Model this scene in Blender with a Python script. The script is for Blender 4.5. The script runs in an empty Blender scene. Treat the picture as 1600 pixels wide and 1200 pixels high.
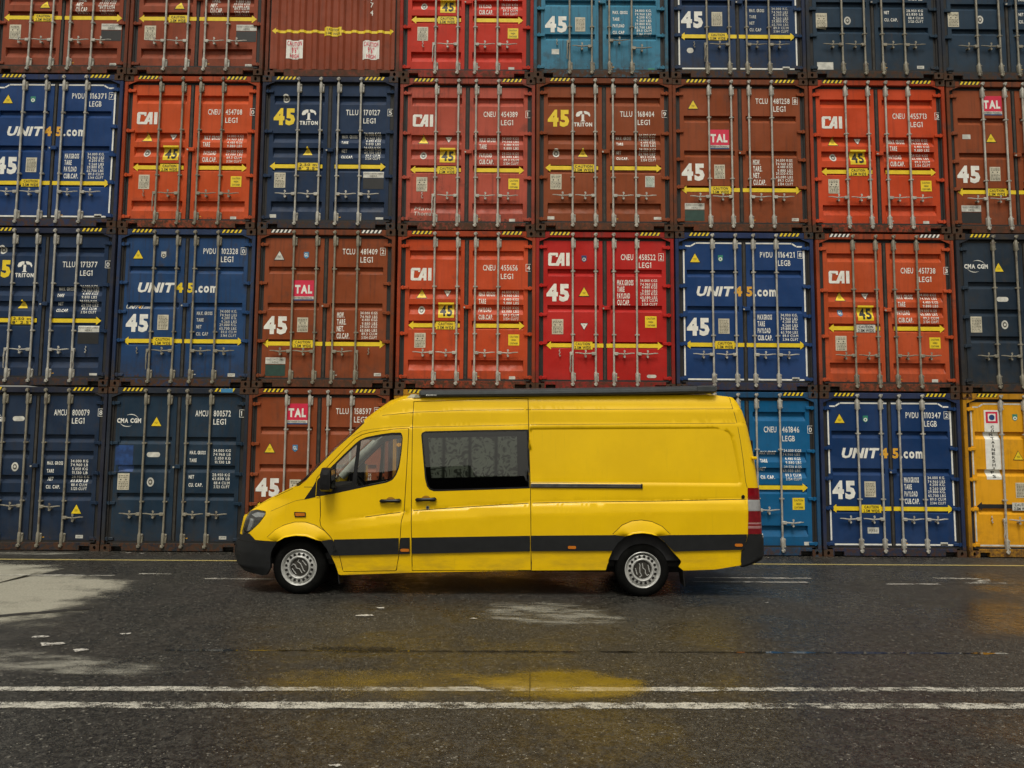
import bpy, bmesh, math, random
from mathutils import Vector, Matrix
from mathutils.geometry import delaunay_2d_cdt
import numpy as np
R = math.radians
SC = bpy.context.scene
COL = SC.collection
random.seed(7)

# ------------------------------------------------------------------ camera
cd = bpy.data.cameras.new('camera'); cam = bpy.data.objects.new('camera', cd); COL.objects.link(cam)
psi, th, ro, CH = -0.00168, 0.08509, 0.00722, 1.86589
fw = Vector((math.sin(psi)*math.cos(th), math.cos(psi)*math.cos(th), math.sin(th)))
rt = Vector((math.cos(psi), -math.sin(psi), 0)); up = rt.cross(fw)
r2 = rt*math.cos(ro) + up*math.sin(ro); u2 = up*math.cos(ro) - rt*math.sin(ro)
cam.matrix_world = Matrix(((r2.x, u2.x, -fw.x, 0), (r2.y, u2.y, -fw.y, 0), (r2.z, u2.z, -fw.z, CH), (0, 0, 0, 1)))
cd.sensor_width = 36; cd.lens = 36*1158.89/1600; cd.clip_start = .1; cd.clip_end = 3000
SC.camera = cam
# ------------------------------------------------------------------ sky, sun, exposure
w = bpy.data.worlds.new('World'); SC.world = w; w.use_nodes = True
nt = w.node_tree; nt.nodes.clear()
sky = nt.nodes.new('ShaderNodeTexSky'); sky.sky_type = 'NISHITA'; sky.sun_disc = False
sky.sun_elevation = R(61); sky.sun_rotation = R(189); sky.air_density = 1.0; sky.dust_density = 4.0
hs = nt.nodes.new('ShaderNodeHueSaturation'); hs.inputs['Saturation'].default_value = .10
warm = nt.nodes.new('ShaderNodeMix'); warm.data_type = 'RGBA'; warm.blend_type = 'MULTIPLY'; warm.inputs[0].default_value = 1
warm.inputs[7].default_value = (1.0, .96, .84, 1)
bg = nt.nodes.new('ShaderNodeBackground'); bg.inputs[1].default_value = .10
wo = nt.nodes.new('ShaderNodeOutputWorld')
nt.links.new(sky.outputs[0], hs.inputs['Color']); nt.links.new(hs.outputs[0], warm.inputs[6])
nt.links.new(warm.outputs[2], bg.inputs[0]); nt.links.new(bg.outputs[0], wo.inputs[0])
sl = bpy.data.lights.new('sun', 'SUN'); sl.energy = 1.5; sl.angle = R(20); sl.color = (1, .96, .9)
so = bpy.data.objects.new('sun', sl); COL.objects.link(so)
so.rotation_euler = (R(29), 0, R(-9))
SC.view_settings.view_transform = 'Standard'; SC.view_settings.look = 'None'
SC.view_settings.gamma = 1; SC.view_settings.exposure = 0.2
SC.cycles.max_bounces = 8; SC.cycles.transparent_max_bounces = 12
SC.cycles.use_denoising = True

# ------------------------------------------------------------------ materials
class N:
    def __init__(s, name):
        s.m = bpy.data.materials.new(name); s.m.use_nodes = True; s.t = s.m.node_tree; s.t.nodes.clear()
        s.out = s.t.nodes.new('ShaderNodeOutputMaterial'); s.p = s.t.nodes.new('ShaderNodeBsdfPrincipled')
        s.t.links.new(s.p.outputs[0], s.out.inputs[0])
    def n(s, typ, **k):
        x = s.t.nodes.new(typ)
        for a, b in k.items(): setattr(x, a, b)
        return x
    def l(s, a, b): s.t.links.new(a, b)
    def noise(s, vec, scale, detail=4, rough=.6, sc=None):
        if sc:
            mp = s.n('ShaderNodeMapping'); mp.inputs['Scale'].default_value = sc; s.l(vec, mp.inputs[0]); vec = mp.outputs[0]
        x = s.n('ShaderNodeTexNoise'); x.inputs['Scale'].default_value = scale; x.inputs['Detail'].default_value = detail
        x.inputs['Roughness'].default_value = rough; s.l(vec, x.inputs['Vector']); return x.outputs[0]
    def ramp(s, v, a, b, ca=0., cb=1.):
        x = s.n('ShaderNodeMapRange'); x.interpolation_type = 'SMOOTHSTEP'
        x.inputs[1].default_value = a; x.inputs[2].default_value = b; x.inputs[3].default_value = ca; x.inputs[4].default_value = cb
        s.l(v, x.inputs[0]); return x.outputs[0]
    def mul(s, a, b, op='MULTIPLY', clamp=False):
        x = s.n('ShaderNodeMath', operation=op); x.use_clamp = clamp
        for i, v in enumerate((a, b)):
            if isinstance(v, (int, float)): x.inputs[i].default_value = v
            else: s.l(v, x.inputs[i])
        return x.outputs[0]
    def mix(s, f, a, b):
        x = s.n('ShaderNodeMix', data_type='RGBA')
        if isinstance(f, (int, float)): x.inputs[0].default_value = f
        else: s.l(f, x.inputs[0])
        for i, v in ((6, a), (7, b)):
            if isinstance(v, tuple): x.inputs[i].default_value = (*v, 1) if len(v) == 3 else v
            else: s.l(v, x.inputs[i])
        return x.outputs[2]
    def bump(s, h, strength, dist):
        b = s.n('ShaderNodeBump'); b.inputs['Strength'].default_value = strength; b.inputs['Distance'].default_value = dist
        s.l(h, b.inputs['Height']); s.l(b.outputs[0], s.p.inputs['Normal'])
    def set(s, **k):
        for a, v in k.items():
            a = a.replace('_', ' ')
            if isinstance(v, (int, float)): s.p.inputs[a].default_value = v
            elif isinstance(v, tuple): s.p.inputs[a].default_value = (*v, 1)
            else: s.l(v, s.p.inputs[a])

def srgb(r, g, b):
    f = lambda c: (c/255/12.92 if c/255 <= .04045 else ((c/255+.055)/1.055)**2.4)
    return (f(r), f(g), f(b))

def plain(name, c, rough=.5, metal=0., var=.25, spec=.5, bump=0.):
    n = N(name); g = n.n('ShaderNodeNewGeometry').outputs['Position']
    v = n.noise(g, 9, 5); dark = tuple(x*(1-var) for x in c)
    n.set(Base_Color=n.mix(n.ramp(v, .35, .65), dark, c), Roughness=rough, Metallic=metal)
    n.p.inputs['Specular IOR Level'].default_value = spec
    if bump: n.bump(n.noise(g, 120, 3), .5, bump)
    return n.m

RUST = (.072, .036, .021)
def paint(name, c, grime=.5, rust=.5, rough=.42):
    n = N(name); g = n.n('ShaderNodeNewGeometry').outputs['Position']
    oz = n.n('ShaderNodeSeparateXYZ'); n.l(n.n('ShaderNodeTexCoord').outputs['Object'], oz.inputs[0])
    big = n.ramp(n.noise(g, 1.3, 4), .3, .72)
    faded = tuple(min(1, x*.95+.012) for x in c); deep = tuple(x*.8 for x in c)
    col = n.mix(big, deep, faded)
    streak = n.noise(g, 1, 5, .65, sc=(16, 16, .9))
    st = n.mul(n.ramp(streak, .48, .76), .75*grime)
    col = n.mix(st, col, (.035, .03, .024))
    run = n.mul(n.ramp(n.noise(g, 1, 5, .7, sc=(11, 11, .7)), .60, .80), n.ramp(n.noise(g, 2.1, 3), .42, .6))
    col = n.mix(n.mul(run, min(1., .75*rust)), col, (.115, .05, .022))
    patchy = n.mul(n.ramp(n.noise(g, .9, 2, .4, sc=(1, 1, 1.7)), .60, .63), .30); col = n.mix(patchy, col, faded)
    blot = n.mul(n.ramp(n.noise(g, 3.2, 6, .7), .54, .72), .65*grime)
    col = n.mix(blot, col, (.05, .042, .034))
    # road dirt near the bottom and top rails
    low = n.ramp(oz.outputs[2], .75, .08)
    lowd = n.mul(n.mul(low, n.ramp(n.noise(g, 6, 5, .7), .3, .65)), .75*grime)
    col = n.mix(lowd, col, (.045, .038, .028))
    # rust chips
    edge = n.mul(n.ramp(oz.outputs[2], .32, .12), .16, 'MULTIPLY')
    chip = n.ramp(n.mul(n.noise(g, 14, 8, .75), edge, 'ADD'), .70-.07*rust, .735-.07*rust)
    col = n.mix(n.mul(chip, min(1, rust*1.4)), col, RUST)
    scr = n.ramp(n.noise(g, 1, 3, .5, sc=(7, 7, 40)), .74, .76)
    col = n.mix(n.mul(scr, .35), col, faded)
    n.set(Base_Color=col, Roughness=n.ramp(n.noise(g, 5, 4), .3, .7, rough-.08, rough+.18))
    h = n.mul(n.noise(g, 2.2, 3), n.mul(n.noise(g, 70, 3), .03), 'ADD')
    n.p.inputs['Specular IOR Level'].default_value = .14
    n.bump(h, .5, .02)
    return n.m

def steel(name, c=(.30, .29, .26), rust=.4):
    n = N(name); g = n.n('ShaderNodeNewGeometry').outputs['Position']
    col = n.mix(n.ramp(n.noise(g, 6, 5), .3, .7), tuple(x*.65 for x in c), c)
    col = n.mix(n.mul(n.ramp(n.noise(g, 1, 6, .7, sc=(9, 9, 5)), .55, .66), rust), col, RUST)
    n.set(Base_Color=col, Roughness=.5, Metallic=.1)
    return n.m

def glass(name, tint, rough=.0, ior=1.55, dens=1.):
    n = N(name); n.t.nodes.remove(n.p)
    fr = n.n('ShaderNodeFresnel'); fr.inputs[0].default_value = ior
    f2 = n.mul(fr.outputs[0], {'window_glass': 3.2, 'windscreen_glass': .5, 'lamp_glass': 2.2}.get(name, 2.0), clamp=True)
    tr = n.n('ShaderNodeBsdfTransparent'); tr.inputs[0].default_value = (*tint, 1)
    gl = n.n('ShaderNodeBsdfGlossy'); gl.inputs['Roughness'].default_value = rough
    mx = n.n('ShaderNodeMixShader'); n.l(f2, mx.inputs[0]); n.l(tr.outputs[0], mx.inputs[1]); n.l(gl.outputs[0], mx.inputs[2])
    n.l(mx.outputs[0], n.out.inputs[0]); return n.m

M = {}
M['white'] = plain('white_marking', (.84, .83, .76), .55, var=.15)
M['offwhite'] = plain('worn_white_marking', (.66, .65, .58), .6, var=.3)
M['yellow'] = plain('yellow_marking', (.86, .62, .012), .5, var=.12)
M['orange'] = plain('orange_marking', (.78, .40, .03), .5, var=.1)
M['black'] = plain('black_marking', (.012, .012, .012), .5)
M['plate'] = plain('aluminium_plate', (.62, .57, .43), .5, .0, var=.25)
M['plate_ink'] = plain('plate_print', (.10, .09, .07), .5, var=.5)
M['red_sign'] = plain('red_sign', (.66, .015, .06), .4, var=.1)
M['green_sign'] = plain('green_sign', (.03, .25, .16), .4)
M['blue_sign'] = plain('blue_sign', (.05, .24, .45), .4)
M['green_dark'] = plain('green_placard', (.02, .06, .045), .4)
M['rubber'] = plain('rubber_gasket', (.014, .013, .012), .7, var=.4)
M['gasket_grey'] = plain('weathered_gasket', (.045, .040, .032), .8, var=.5)
M['hole'] = plain('dark_recess', (.006, .005, .005), .8)
M['rod'] = steel('galvanised_rod', (.50, .48, .42), .45)
M['rod_grimy'] = steel('grimy_galvanised_rod', (.30, .275, .21), .6)
M['cast_rust'] = paint('rusty_casting', (.075, .043, .026), .8, 1.0, .7)
M['cast_brown'] = paint('brown_casting', (.13, .042, .025), .6, .7)
M['cast_navy'] = paint('navy_casting', (.03, .036, .045), .8, .9)
M['cast_azure'] = paint('azure_casting', (.02, .07, .13), .8, .9)
M['cast_yellow'] = paint('yellow_casting', (.42, .20, .02), .8, .9)
M['dark_gap'] = plain('shaded_steel', (.02, .018, .016), .8)
M['repaint'] = plain('fresh_blue_repaint', (.014, .060, .21), .5, var=.5)

# ------------------------------------------------------------------ builders
class MB:
    def __init__(s): s.v = []; s.f = []; s.m = []; s.mats = []
    def mi(s, mat):
        if mat not in s.mats: s.mats.append(mat)
        return s.mats.index(mat)
    def add(s, vs, fs, mat):
        o = len(s.v); s.v += [tuple(v) for v in vs]; k = s.mi(mat)
        for f in fs: s.f.append([i+o for i in f]); s.m.append(k)
        return s
    def box(s, a, b, mat, bev=0):
        (x0, y0, z0), (x1, y1, z1) = a, b
        if bev:
            e = bev; vs = []
            for z, i in ((z0, e), (z0+e, 0), (z1-e, 0), (z1, e)):
                vs += [(x0+i, y0+e, z), (x0+e, y0+i, z), (x1-e, y0+i, z), (x1-i, y0+e, z), (x1-i, y1-e, z), (x1-e, y1-i, z), (x0+e, y1-i, z), (x0+i, y1-e, z)]
            fs = [list(range(7, -1, -1)), list(range(24, 32))]
            for r in range(3):
                for j in range(8): fs.append([r*8+j, r*8+(j+1) % 8, (r+1)*8+(j+1) % 8, (r+1)*8+j])
            return s.add(vs, fs, mat)
        vs = [(x0, y0, z0), (x1, y0, z0), (x1, y1, z0), (x0, y1, z0), (x0, y0, z1), (x1, y0, z1), (x1, y1, z1), (x0, y1, z1)]
        return s.add(vs, [(3, 2, 1, 0), (4, 5, 6, 7), (0, 1, 5, 4), (1, 2, 6, 5), (2, 3, 7, 6), (3, 0, 4, 7)], mat)
    def tube(s, pts, r, mat, seg=8, rad=None):
        P = [Vector(p) for p in pts]; vs = []; fs = []
        for i, p in enumerate(P):
            d = (P[min(i+1, len(P)-1)]-P[max(i-1, 0)]).normalized()
            a = Vector((0, 1, 0)) if abs(d.y) < .9 else Vector((1, 0, 0))
            u = d.cross(a).normalized(); v = d.cross(u); rr = rad[i] if rad else r
            for k in range(seg):
                t = 2*math.pi*k/seg; vs.append(p+u*math.cos(t)*rr+v*math.sin(t)*rr)
        n = len(P)
        for i in range(n-1):
            for k in range(seg): fs.append((i*seg+k, (i+1)*seg+k, (i+1)*seg+(k+1) % seg, i*seg+(k+1) % seg))
        fs.append(tuple(range(seg))); fs.append(tuple((n-1)*seg+k for k in range(seg-1, -1, -1)))
        return s.add(vs, fs, mat)
    def poly(s, pts, y, mat):            # flat polygon facing -y, pts in (x,z)
        a = sum(pts[i-1][0]*pts[i][1]-pts[i][0]*pts[i-1][1] for i in range(len(pts)))
        if a < 0: pts = pts[::-1]
        return s.add([(x, y, z) for x, z in pts], [tuple(range(len(pts)))], mat)
    def rect(s, x0, z0, x1, z1, y, mat): return s.poly([(x0, z0), (x1, z0), (x1, z1), (x0, z1)], y, mat)
    def disc(s, x, z, r, y, mat, n=20, rz=None):
        return s.poly([(x+r*math.cos(2*math.pi*k/n), z+(rz or r)*math.sin(2*math.pi*k/n)) for k in range(n)], y, mat)
    def build(s, name, parent=None, smooth=0, mesh_only=False):
        me = bpy.data.meshes.new(name); me.from_pydata(s.v, [], s.f)
        for m in s.mats: me.materials.append(m)
        me.polygons.foreach_set('material_index', s.m)
        if smooth:
            me.polygons.foreach_set('use_smooth', [True]*len(me.polygons)); me.set_sharp_from_angle(angle=R(smooth))
        me.update()
        return me if mesh_only else link(name, me, parent)

def link(name, me, parent=None, loc=None):
    o = bpy.data.objects.new(name, me); COL.objects.link(o)
    if parent: o.parent = parent
    if loc: o.location = loc
    return o
def tag(o, label=None, cat=None, group=None, kind=None):
    for k, v in (('label', label), ('category', cat), ('group', group), ('kind', kind)):
        if v: o[k] = v
    return o

# glyphs of the built-in font, taken once, normalised to cap height 1
GL = {}
def glyph(ch, bold):
    key = (ch, bold)
    if key in GL: return GL[key]
    if ch == '1':
        b = .10+bold; GL[key] = ([(.16-b*.0, 0), (.16+.16+bold, 0), (.16+.16+bold, 1), (.20-bold*.4, 1), (.02-bold, .86), (.02-bold, .70), (.16, .80)], [(0, 1, 2, 6), (6, 2, 3), (6, 3, 4), (6, 4, 5)], .34+bold); return GL[key]
    c = bpy.data.curves.new('g', 'FONT'); c.body = ch; c.size = 1; c.resolution_u = 2; c.offset = bold
    o = bpy.data.objects.new('g', c); COL.objects.link(o)
    dg = bpy.context.evaluated_depsgraph_get(); me = bpy.data.meshes.new_from_object(o.evaluated_get(dg))
    v = [(p.co.x, p.co.y) for p in me.vertices]; f = [tuple(p.vertices) for p in me.polygons]
    bpy.data.objects.remove(o); bpy.data.curves.remove(c); bpy.data.meshes.remove(me)
    k = 1/.729
    x0 = min((a for a, b in v), default=0); x1 = max((a for a, b in v), default=.2)
    GL[key] = ([((a-x0)*k, b*k) for a, b in v], f, (x1-x0)*k); return GL[key]
def text(mb, s, x0, z0, x1, z1, y, mat, bold=.012, slant=0., gap=.16, clip=None):
    """text stretched into the box x0..x1, z0..z1"""
    adv = []; W = 0
    for ch in s:
        if ch == ' ': adv.append((None, W)); W += .5; continue
        g = glyph(ch, bold); adv.append((g, W)); W += g[2]+gap
    W -= gap; sx = (x1-x0)/W; h = z1-z0
    for g, a in adv:
        if g is None: continue
        vs = [(x0+(a+p)*sx+slant*(q*h), y, z0+q*h) for p, q in g[0]]
        fs = []
        for f in g[1]:
            A = vs[f[0]]; B = vs[f[1]]; C = vs[f[2]]
            cr = (B[0]-A[0])*(C[2]-A[2])-(B[2]-A[2])*(C[0]-A[0])
            fs.append(f if cr > 0 else f[::-1])
        mb.add(vs, fs, mat)

# ================================================================== containers
CW, CHT = 2.50, 2.89
DF = .05          # depth of the door face behind the frame's front
# corrugation tables: (v_top, v_bottom) in fractions from the top
CORR = {'A': [(.125, .182), (.372, .435), (.468, .532), (.572, .628), (.818, .885)],
        'B': [(.238, .285), (.468, .512), (.698, .742)],
        'C': [(.305, .352), (.478, .524), (.648, .692)],
        'D': [(.295, .345), (.395, .445), (.545, .595), (.650, .70)]}
def zv(v): return CHT*(1-v)
def xu(u): return CW*(u-.5)
def prof_rows(kind):
    """rows (z, depth) from the top down"""
    r = [(zv(.057), 0.)]
    for a, b in CORR[kind]:
        ha = .42*(b-a)
        r += [(zv(a), 0.), (zv(a+.002), .056), (zv(a+ha), .058), (zv(b-.004), .006), (zv(b), 0.)]
    r.append((zv(.937), 0.)); return r
def prof(kind, z):
    r = prof_rows(kind)
    for (a, da), (b, db) in zip(r, r[1:]):
        if b <= z <= a: return da+(db-da)*(a-z)/max(a-b, 1e-6)
    return 0.
REC = (.085, .458)     # recess extent on the left door (mirrored on the right)
def door_mesh(kind, side, mat):
    mb = MB(); rows = prof_rows(kind)
    u0, u1 = (.056, .484) if side < 0 else (.516, .944)
    a, b = (REC[0], REC[1]) if side < 0 else (1-REC[1], 1-REC[0])
    us = [u0, a, a+.006, b-.006, b, u1]; vs = []
    for z, d in rows:
        for i, u in enumerate(us): vs.append((xu(u), DF+(d if i in (2, 3) else 0.), z))
    n = len(us); fs = []
    for r in range(len(rows)-1):
        for i in range(n-1): fs.append((r*n+i, (r+1)*n+i, (r+1)*n+i+1, r*n+i+1))
    mb.add(vs, fs, mat)
    # door edge returns
    for (xa, xb) in ((u0, u0), (u1, u1)):
        x = xu(xa); s = 1 if xa == u0 else -1
        q = [(x, DF, zv(.057)), (x, DF+.04, zv(.057)), (x, DF+.04, zv(.937)), (x, DF, zv(.937))]
        mb.add(q, [(0, 1, 2, 3) if s > 0 else (3, 2, 1, 0)], mat)
    for v, s in ((.057, 1), (.937, -1)):
        q = [(xu(u0), DF, zv(v)), (xu(u1), DF, zv(v)), (xu(u1), DF+.04, zv(v)), (xu(u0), DF+.04, zv(v))]
        mb.add(q, [(0, 1, 2, 3) if s > 0 else (3, 2, 1, 0)], mat)
    # thin frame weld line inside
    return mb
def fold(mb, kind, rearend=False):
    """fold flat marks (y = layer) onto the corrugated face"""
    me = mb.build('mark', mesh_only=True); bm = bmesh.new(); bm.from_mesh(me)
    if not rearend:
        zs = [v.co.z for v in bm.verts]; lo, hi = min(zs), max(zs)
        for z, d in prof_rows(kind):
            if lo < z < hi:
                bmesh.ops.bisect_plane(bm, geom=bm.verts[:]+bm.edges[:]+bm.faces[:], plane_co=(0, 0, z), plane_no=(0, 0, 1), dist=1e-5)
        for v in bm.verts:
            u = v.co.x/CW+.5; inr = REC[0]+.003 < u < REC[1]-.003 or 1-REC[1]+.003 < u < 1-REC[0]-.003
            v.co.y += DF+(prof(kind, v.co.z) if inr else 0)
    else:
        xs = [v.co.x for v in bm.verts]; lo, hi = min(xs), max(xs)
        for x, d in rear_prof():
            if lo < x < hi:
                bmesh.ops.bisect_plane(bm, geom=bm.verts[:]+bm.edges[:]+bm.faces[:], plane_co=(x, 0, 0), plane_no=(1, 0, 0), dist=1e-5)
        rp = rear_prof()
        for v in bm.verts: v.co.y += float(np.interp(v.co.x, [a for a, b in rp], [b for a, b in rp]))
    bm.to_mesh(me); bm.free(); return me
def flatm(mb):
    me = mb.build('plate', mesh_only=True)
    for v in me.vertices: v.co.y += DF+.0
    return me
def rear_prof():
    r = []; n = 9; x0, x1 = -1.10, 1.10; p = (x1-x0)/n
    for i in range(n):
        a = x0+i*p; r += [(a+.002, .012), (a+p*.28, .012), (a+p*.45, .048), (a+p*.83, .048)]
    r.append((x1, .012)); return r

CODE_V = {'hi': (.120, .157, .172, .209), 'lo': (.214, .251, .270, .305), 'mid': (.140, .178, .192, .228)}
# ---- marks: each returns (name, door side or 0, MB)
def code(mat, left, num, chk, leg, pos, boxed=True, u=(.618, .708, .748, .870), cu=(.899, .920)):
    a, b, c, d = CODE_V[pos]; mb = MB()
    text(mb, left, xu(u[0]), zv(b), xu(u[1]), zv(a), -.003, mat, .012)
    text(mb, num, xu(u[2]), zv(b), xu(u[3]), zv(a), -.003, mat, .012)
    text(mb, leg, xu(u[2]), zv(d), xu(u[2]+.09), zv(c), -.003, mat, .012)
    text(mb, chk, xu(cu[0]), zv(b-.004), xu(cu[1]-(.012 if chk == '1' else 0)), zv(a+.004), -.003, mat, .012)
    x0, x1, z0, z1 = xu(cu[0]-.009), xu(cu[1]+.009), zv(b+.005), zv(a-.005); t = .007
    for q in ((x0, z0, x1, z0+t), (x0, z1-t, x1, z1), (x0, z0+t, x0+t, z1-t), (x1-t, z0+t, x1, z1-t)): mb.rect(*q, -.003, mat)
    return ('container_number', 1, mb)
VAL = ['34.000 KGS', '74.960 LBS', '4.480 KGS', '9.880 LBS', '29.520 KGS', '65.080 LBS', '89.3 CU.M', '3.154 CU.FT']
def weights(mat, labels, vs, val=VAL, big=True, u=(.590, .708, .757, .880), lh=.030):
    mb = MB(); h = lh if big else .021
    for s, v in zip(labels, vs):
        wd = (u[1]-u[0])*min(1, len(s)/9.)*(1 if big else .95)
        text(mb, s, xu(u[0]), zv(v+h/2), xu(u[0]+wd), zv(v-h/2), -.003, mat, .035 if big else .035)
    n = len(val)
    per = 2
    for i, s in enumerate(val):
        base = vs[i//per]; v = base-.013+(i % per)*.0235
        wd = (u[3]-u[2])
        text(mb, s, xu(u[2]+.012*((i//2) % 2)), zv(v+.0085), xu(u[3]), zv(v-.0085), -.003, mat, .016)
    return ('weight_table', 1, mb)
def number45(u0, v0, u1, v1, mat, plate=None):
    mb = MB()
    if plate:
        mb.rect(xu(u0), zv(v1), xu(u1), zv(v0), -.003, plate)
        text(mb, '45', xu(u0+.012), zv(v1-.012), xu(u1-.012), zv(v0+.014), -.005, mat, .035, gap=.1)
    else: text(mb, '45', xu(u0), zv(v1), xu(u1), zv(v0), -.003, mat, .055, gap=.09)
    return ('size_number', -1, mb)
def arrow(mat, v, u0, u1, u2, u3, plate='y', txt=('CAUTION', '2.5M WIDE'), pu=(.283, .420)):
    res = []
    t = .0125; hd = .026; hl = .037
    z = zv(v); zt = t*CHT; zh = hd*CHT
    def shape(a, b, head):
        p = [(xu(a), z-zt), (xu(b), z-zt), (xu(b), z+zt), (xu(a), z+zt)]
        if head < 0: p = [(xu(a), z), (xu(a+hl), z-zh), (xu(a+hl), z-zt), (xu(b), z-zt), (xu(b), z+zt), (xu(a+hl), z+zt), (xu(a+hl), z+zh)]
        if head > 0: p = [(xu(a), z-zt), (xu(b-hl), z-zt), (xu(b-hl), z-zh), (xu(b), z), (xu(b-hl), z+zh), (xu(b-hl), z+zt), (xu(a), z+zt)]
        return p
    mb = MB()
    pts = shape(u0, u1, -1); tri = MB()
    tri.poly([(xu(u0), z), (xu(u0+hl), z-zh), (xu(u0+hl), z+zh)], -.003, mat); tri.rect(xu(u0+hl), z-zt, xu(u1), z+zt, -.003, mat)
    res.append(('width_arrow', -1, tri))
    tr2 = MB(); tr2.poly([(xu(u3), z), (xu(u3-hl), z-zh), (xu(u3-hl), z+zh)], -.003, mat); tr2.rect(xu(u2), z-zt, xu(u3-hl), z+zt, -.003, mat)
    res.append(('width_arrow', 1, tr2))
    pm = {'y': M['yellow'], 'w': M['offwhite']}[plate]
    pl = MB(); a, b = pu; pl.rect(xu(a), zv(v+.025), xu(b), zv(v-.023), -.006, pm)
    text(pl, txt[0], xu(a+.018), zv(v-.002), xu(b-.018), zv(v-.019), -.009, M['black'], .02)
    text(pl, txt[1], xu(a+.012), zv(v+.022), xu(b-.012), zv(v+.004), -.009, M['black'], .02)
    res.append(('caution_plate', -1, pl)); return res
def warn(u, v, side=-1, size=.060, mat=None, frame=False):
    mb = MB(); x, z = xu(u), zv(v); s = size*CW*.94
    def tri(k): return [(x-s*k*.62, z-s*k*.5), (x+s*k*.62, z-s*k*.5), (x, z+s*k*.62)]
    mb.poly(tri(1.18), -.003, M['black']); mb.poly(tri(1.0), -.005, mat or M['yellow'])
    if frame: mb.poly(tri(.62), -.007, M['orange'])
    text(mb, 'HIGH', x-.03, z-.012, x+.03, z+.002, -.009, M['black'], .0); text(mb, 'CONT', x-.025, z-.034, x+.025, z-.02, -.009, M['black'], .0)
    return ('warning_triangle', side, mb)
def invtri(u, v):
    mb = MB(); x, z = xu(u), zv(v); s = .062
    mb.poly([(x-s*1.2, z+s), (x+s*1.2, z+s), (x, z-s*1.2)], -.003, M['black']); mb.poly([(x-s, z+s*.85), (x+s, z+s*.85), (x, z-s*.92)], -.005, M['white'])
    text(mb, 'TIR', x-.022, z+.01, x+.022, z+.035, -.007, M['plate_ink'], 0)
    return ('inspection_mark', -1, mb)
def seal(u, v, side=-1, rx=.062, rz=.080):
    mb = MB(); x, z = xu(u), zv(v); mb.disc(x, z, rx, -.003, M['offwhite'], 20, rz); mb.disc(x, z, rx*.60, -.005, M['plate_ink'], 12, rz*.62)
    mb.disc(x, z, rx*.36, -.007, M['offwhite'], 8, rz*.3)
    return ('round_seal', side, mb)
def plate(u0, v0, u1, v1, side=-1, mat='plate', ink='plate_ink', kind=0):
    mb = MB(); mb.rect(xu(u0), zv(v1), xu(u1), zv(v0), -.004, M[mat]); rnd = random.Random(int(u0*1e4+v0*1e3))
    w_, h_ = xu(u1)-xu(u0), zv(v0)-zv(v1); x, z = xu(u0), zv(v1)
    for k in range(9):
        zz = z+h_*(.08+.095*k)
        if k in (5, 6) and kind == 0: continue
        a = x+w_*.1; 
        while a < x+w_*.85:
            l = w_*rnd.uniform(.05, .22); mb.rect(a, zz, min(a+l, x+w_*.92), zz+h_*.035, -.006, M[ink]); a += l+w_*.06
    if kind == 0:
        for k in (.28, .72): mb.disc(x+w_*k, z+h_*.62, w_*.06, -.006, M['black'], 8)
    return ('safety_plate', side, mb)
def hicon(u0, v0, u1, v1):
    mb = MB(); mb.rect(xu(u0), zv(v1), xu(u1), zv(v0), -.004, M['yellow'])
    for i, s in enumerate(('CAUTION', 'HIGH', 'CONTAINER')):
        k = v0+(v1-v0)*(.12+.30*i); d = (u1-u0)*(.13 if i != 1 else .3)
        text(mb, s, xu(u0+d), zv(k+(v1-v0)*.17), xu(u1-d), zv(k), -.006, M['black'], .01)
    return ('height_sign', 1, mb)
def cai(mat, u0=.095, v0=.238, u1=.245, v1=.318):
    mb = MB(); X = lambda a: xu(u0+(u1-u0)*a); Z = lambda b: zv(v0+(v1-v0)*b)
    def p(*q): mb.poly([(X(a), Z(b)) for a, b in q], -.003, mat)
    p((.06, 0), (.42, 0), (.40, .2), (.10, .2)); p((.06, 0), (.10, .2), (.17, .24), (.14, .8), (0, .94), (0, .1))
    p((.36, .2), (.40, .2), (.42, 0), (.46, .04), (.45, .32), (.35, .32)); p((0, .94), (.14, .8), (.36, .8), (.36, 1), (.06, 1))
    p((.36, .8), (.58, 0), (.76, 0), (.76, .18), (.66, .18), (.50, 1), (.36, 1)); p((.66, .18), (.76, .18), (.76, 1), (.62, 1), (.62, .80), (.54, .80), (.575, .62), (.62, .62), (.62, .38))
    p((.84, 0), (1, 0), (1, 1), (.84, 1))
    return ('company_logo', -1, mb)
def triton(u0, v0, u1, v1):
    mb = MB(); m = M['white']; X = lambda a: xu(u0+(u1-u0)*a); Z = lambda b: zv(v0+(v1-v0)*b)
    def p(*q, mm=m): mb.poly([(X(a), Z(b)) for a, b in q], -.003, mm)
    p((.10, .30), (.16, .12), (.34, .03), (.46, .03), (.46, .22), (.36, .24), (.30, .36), (.14, .40))
    p((.54, .03), (.66, .03), (.84, .12), (.90, .30), (.86, .40), (.76, .24), (.60, .22), (.54, .10))
    p((.42, .24), (.56, .24), (.56, .62), (.64, .69), (.34, .69), (.42, .62))
    text(mb, 'TRITON', X(0), Z(1), X(1), Z(.76), -.003, m, .05)
    return ('company_logo', -1, mb)
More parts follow.
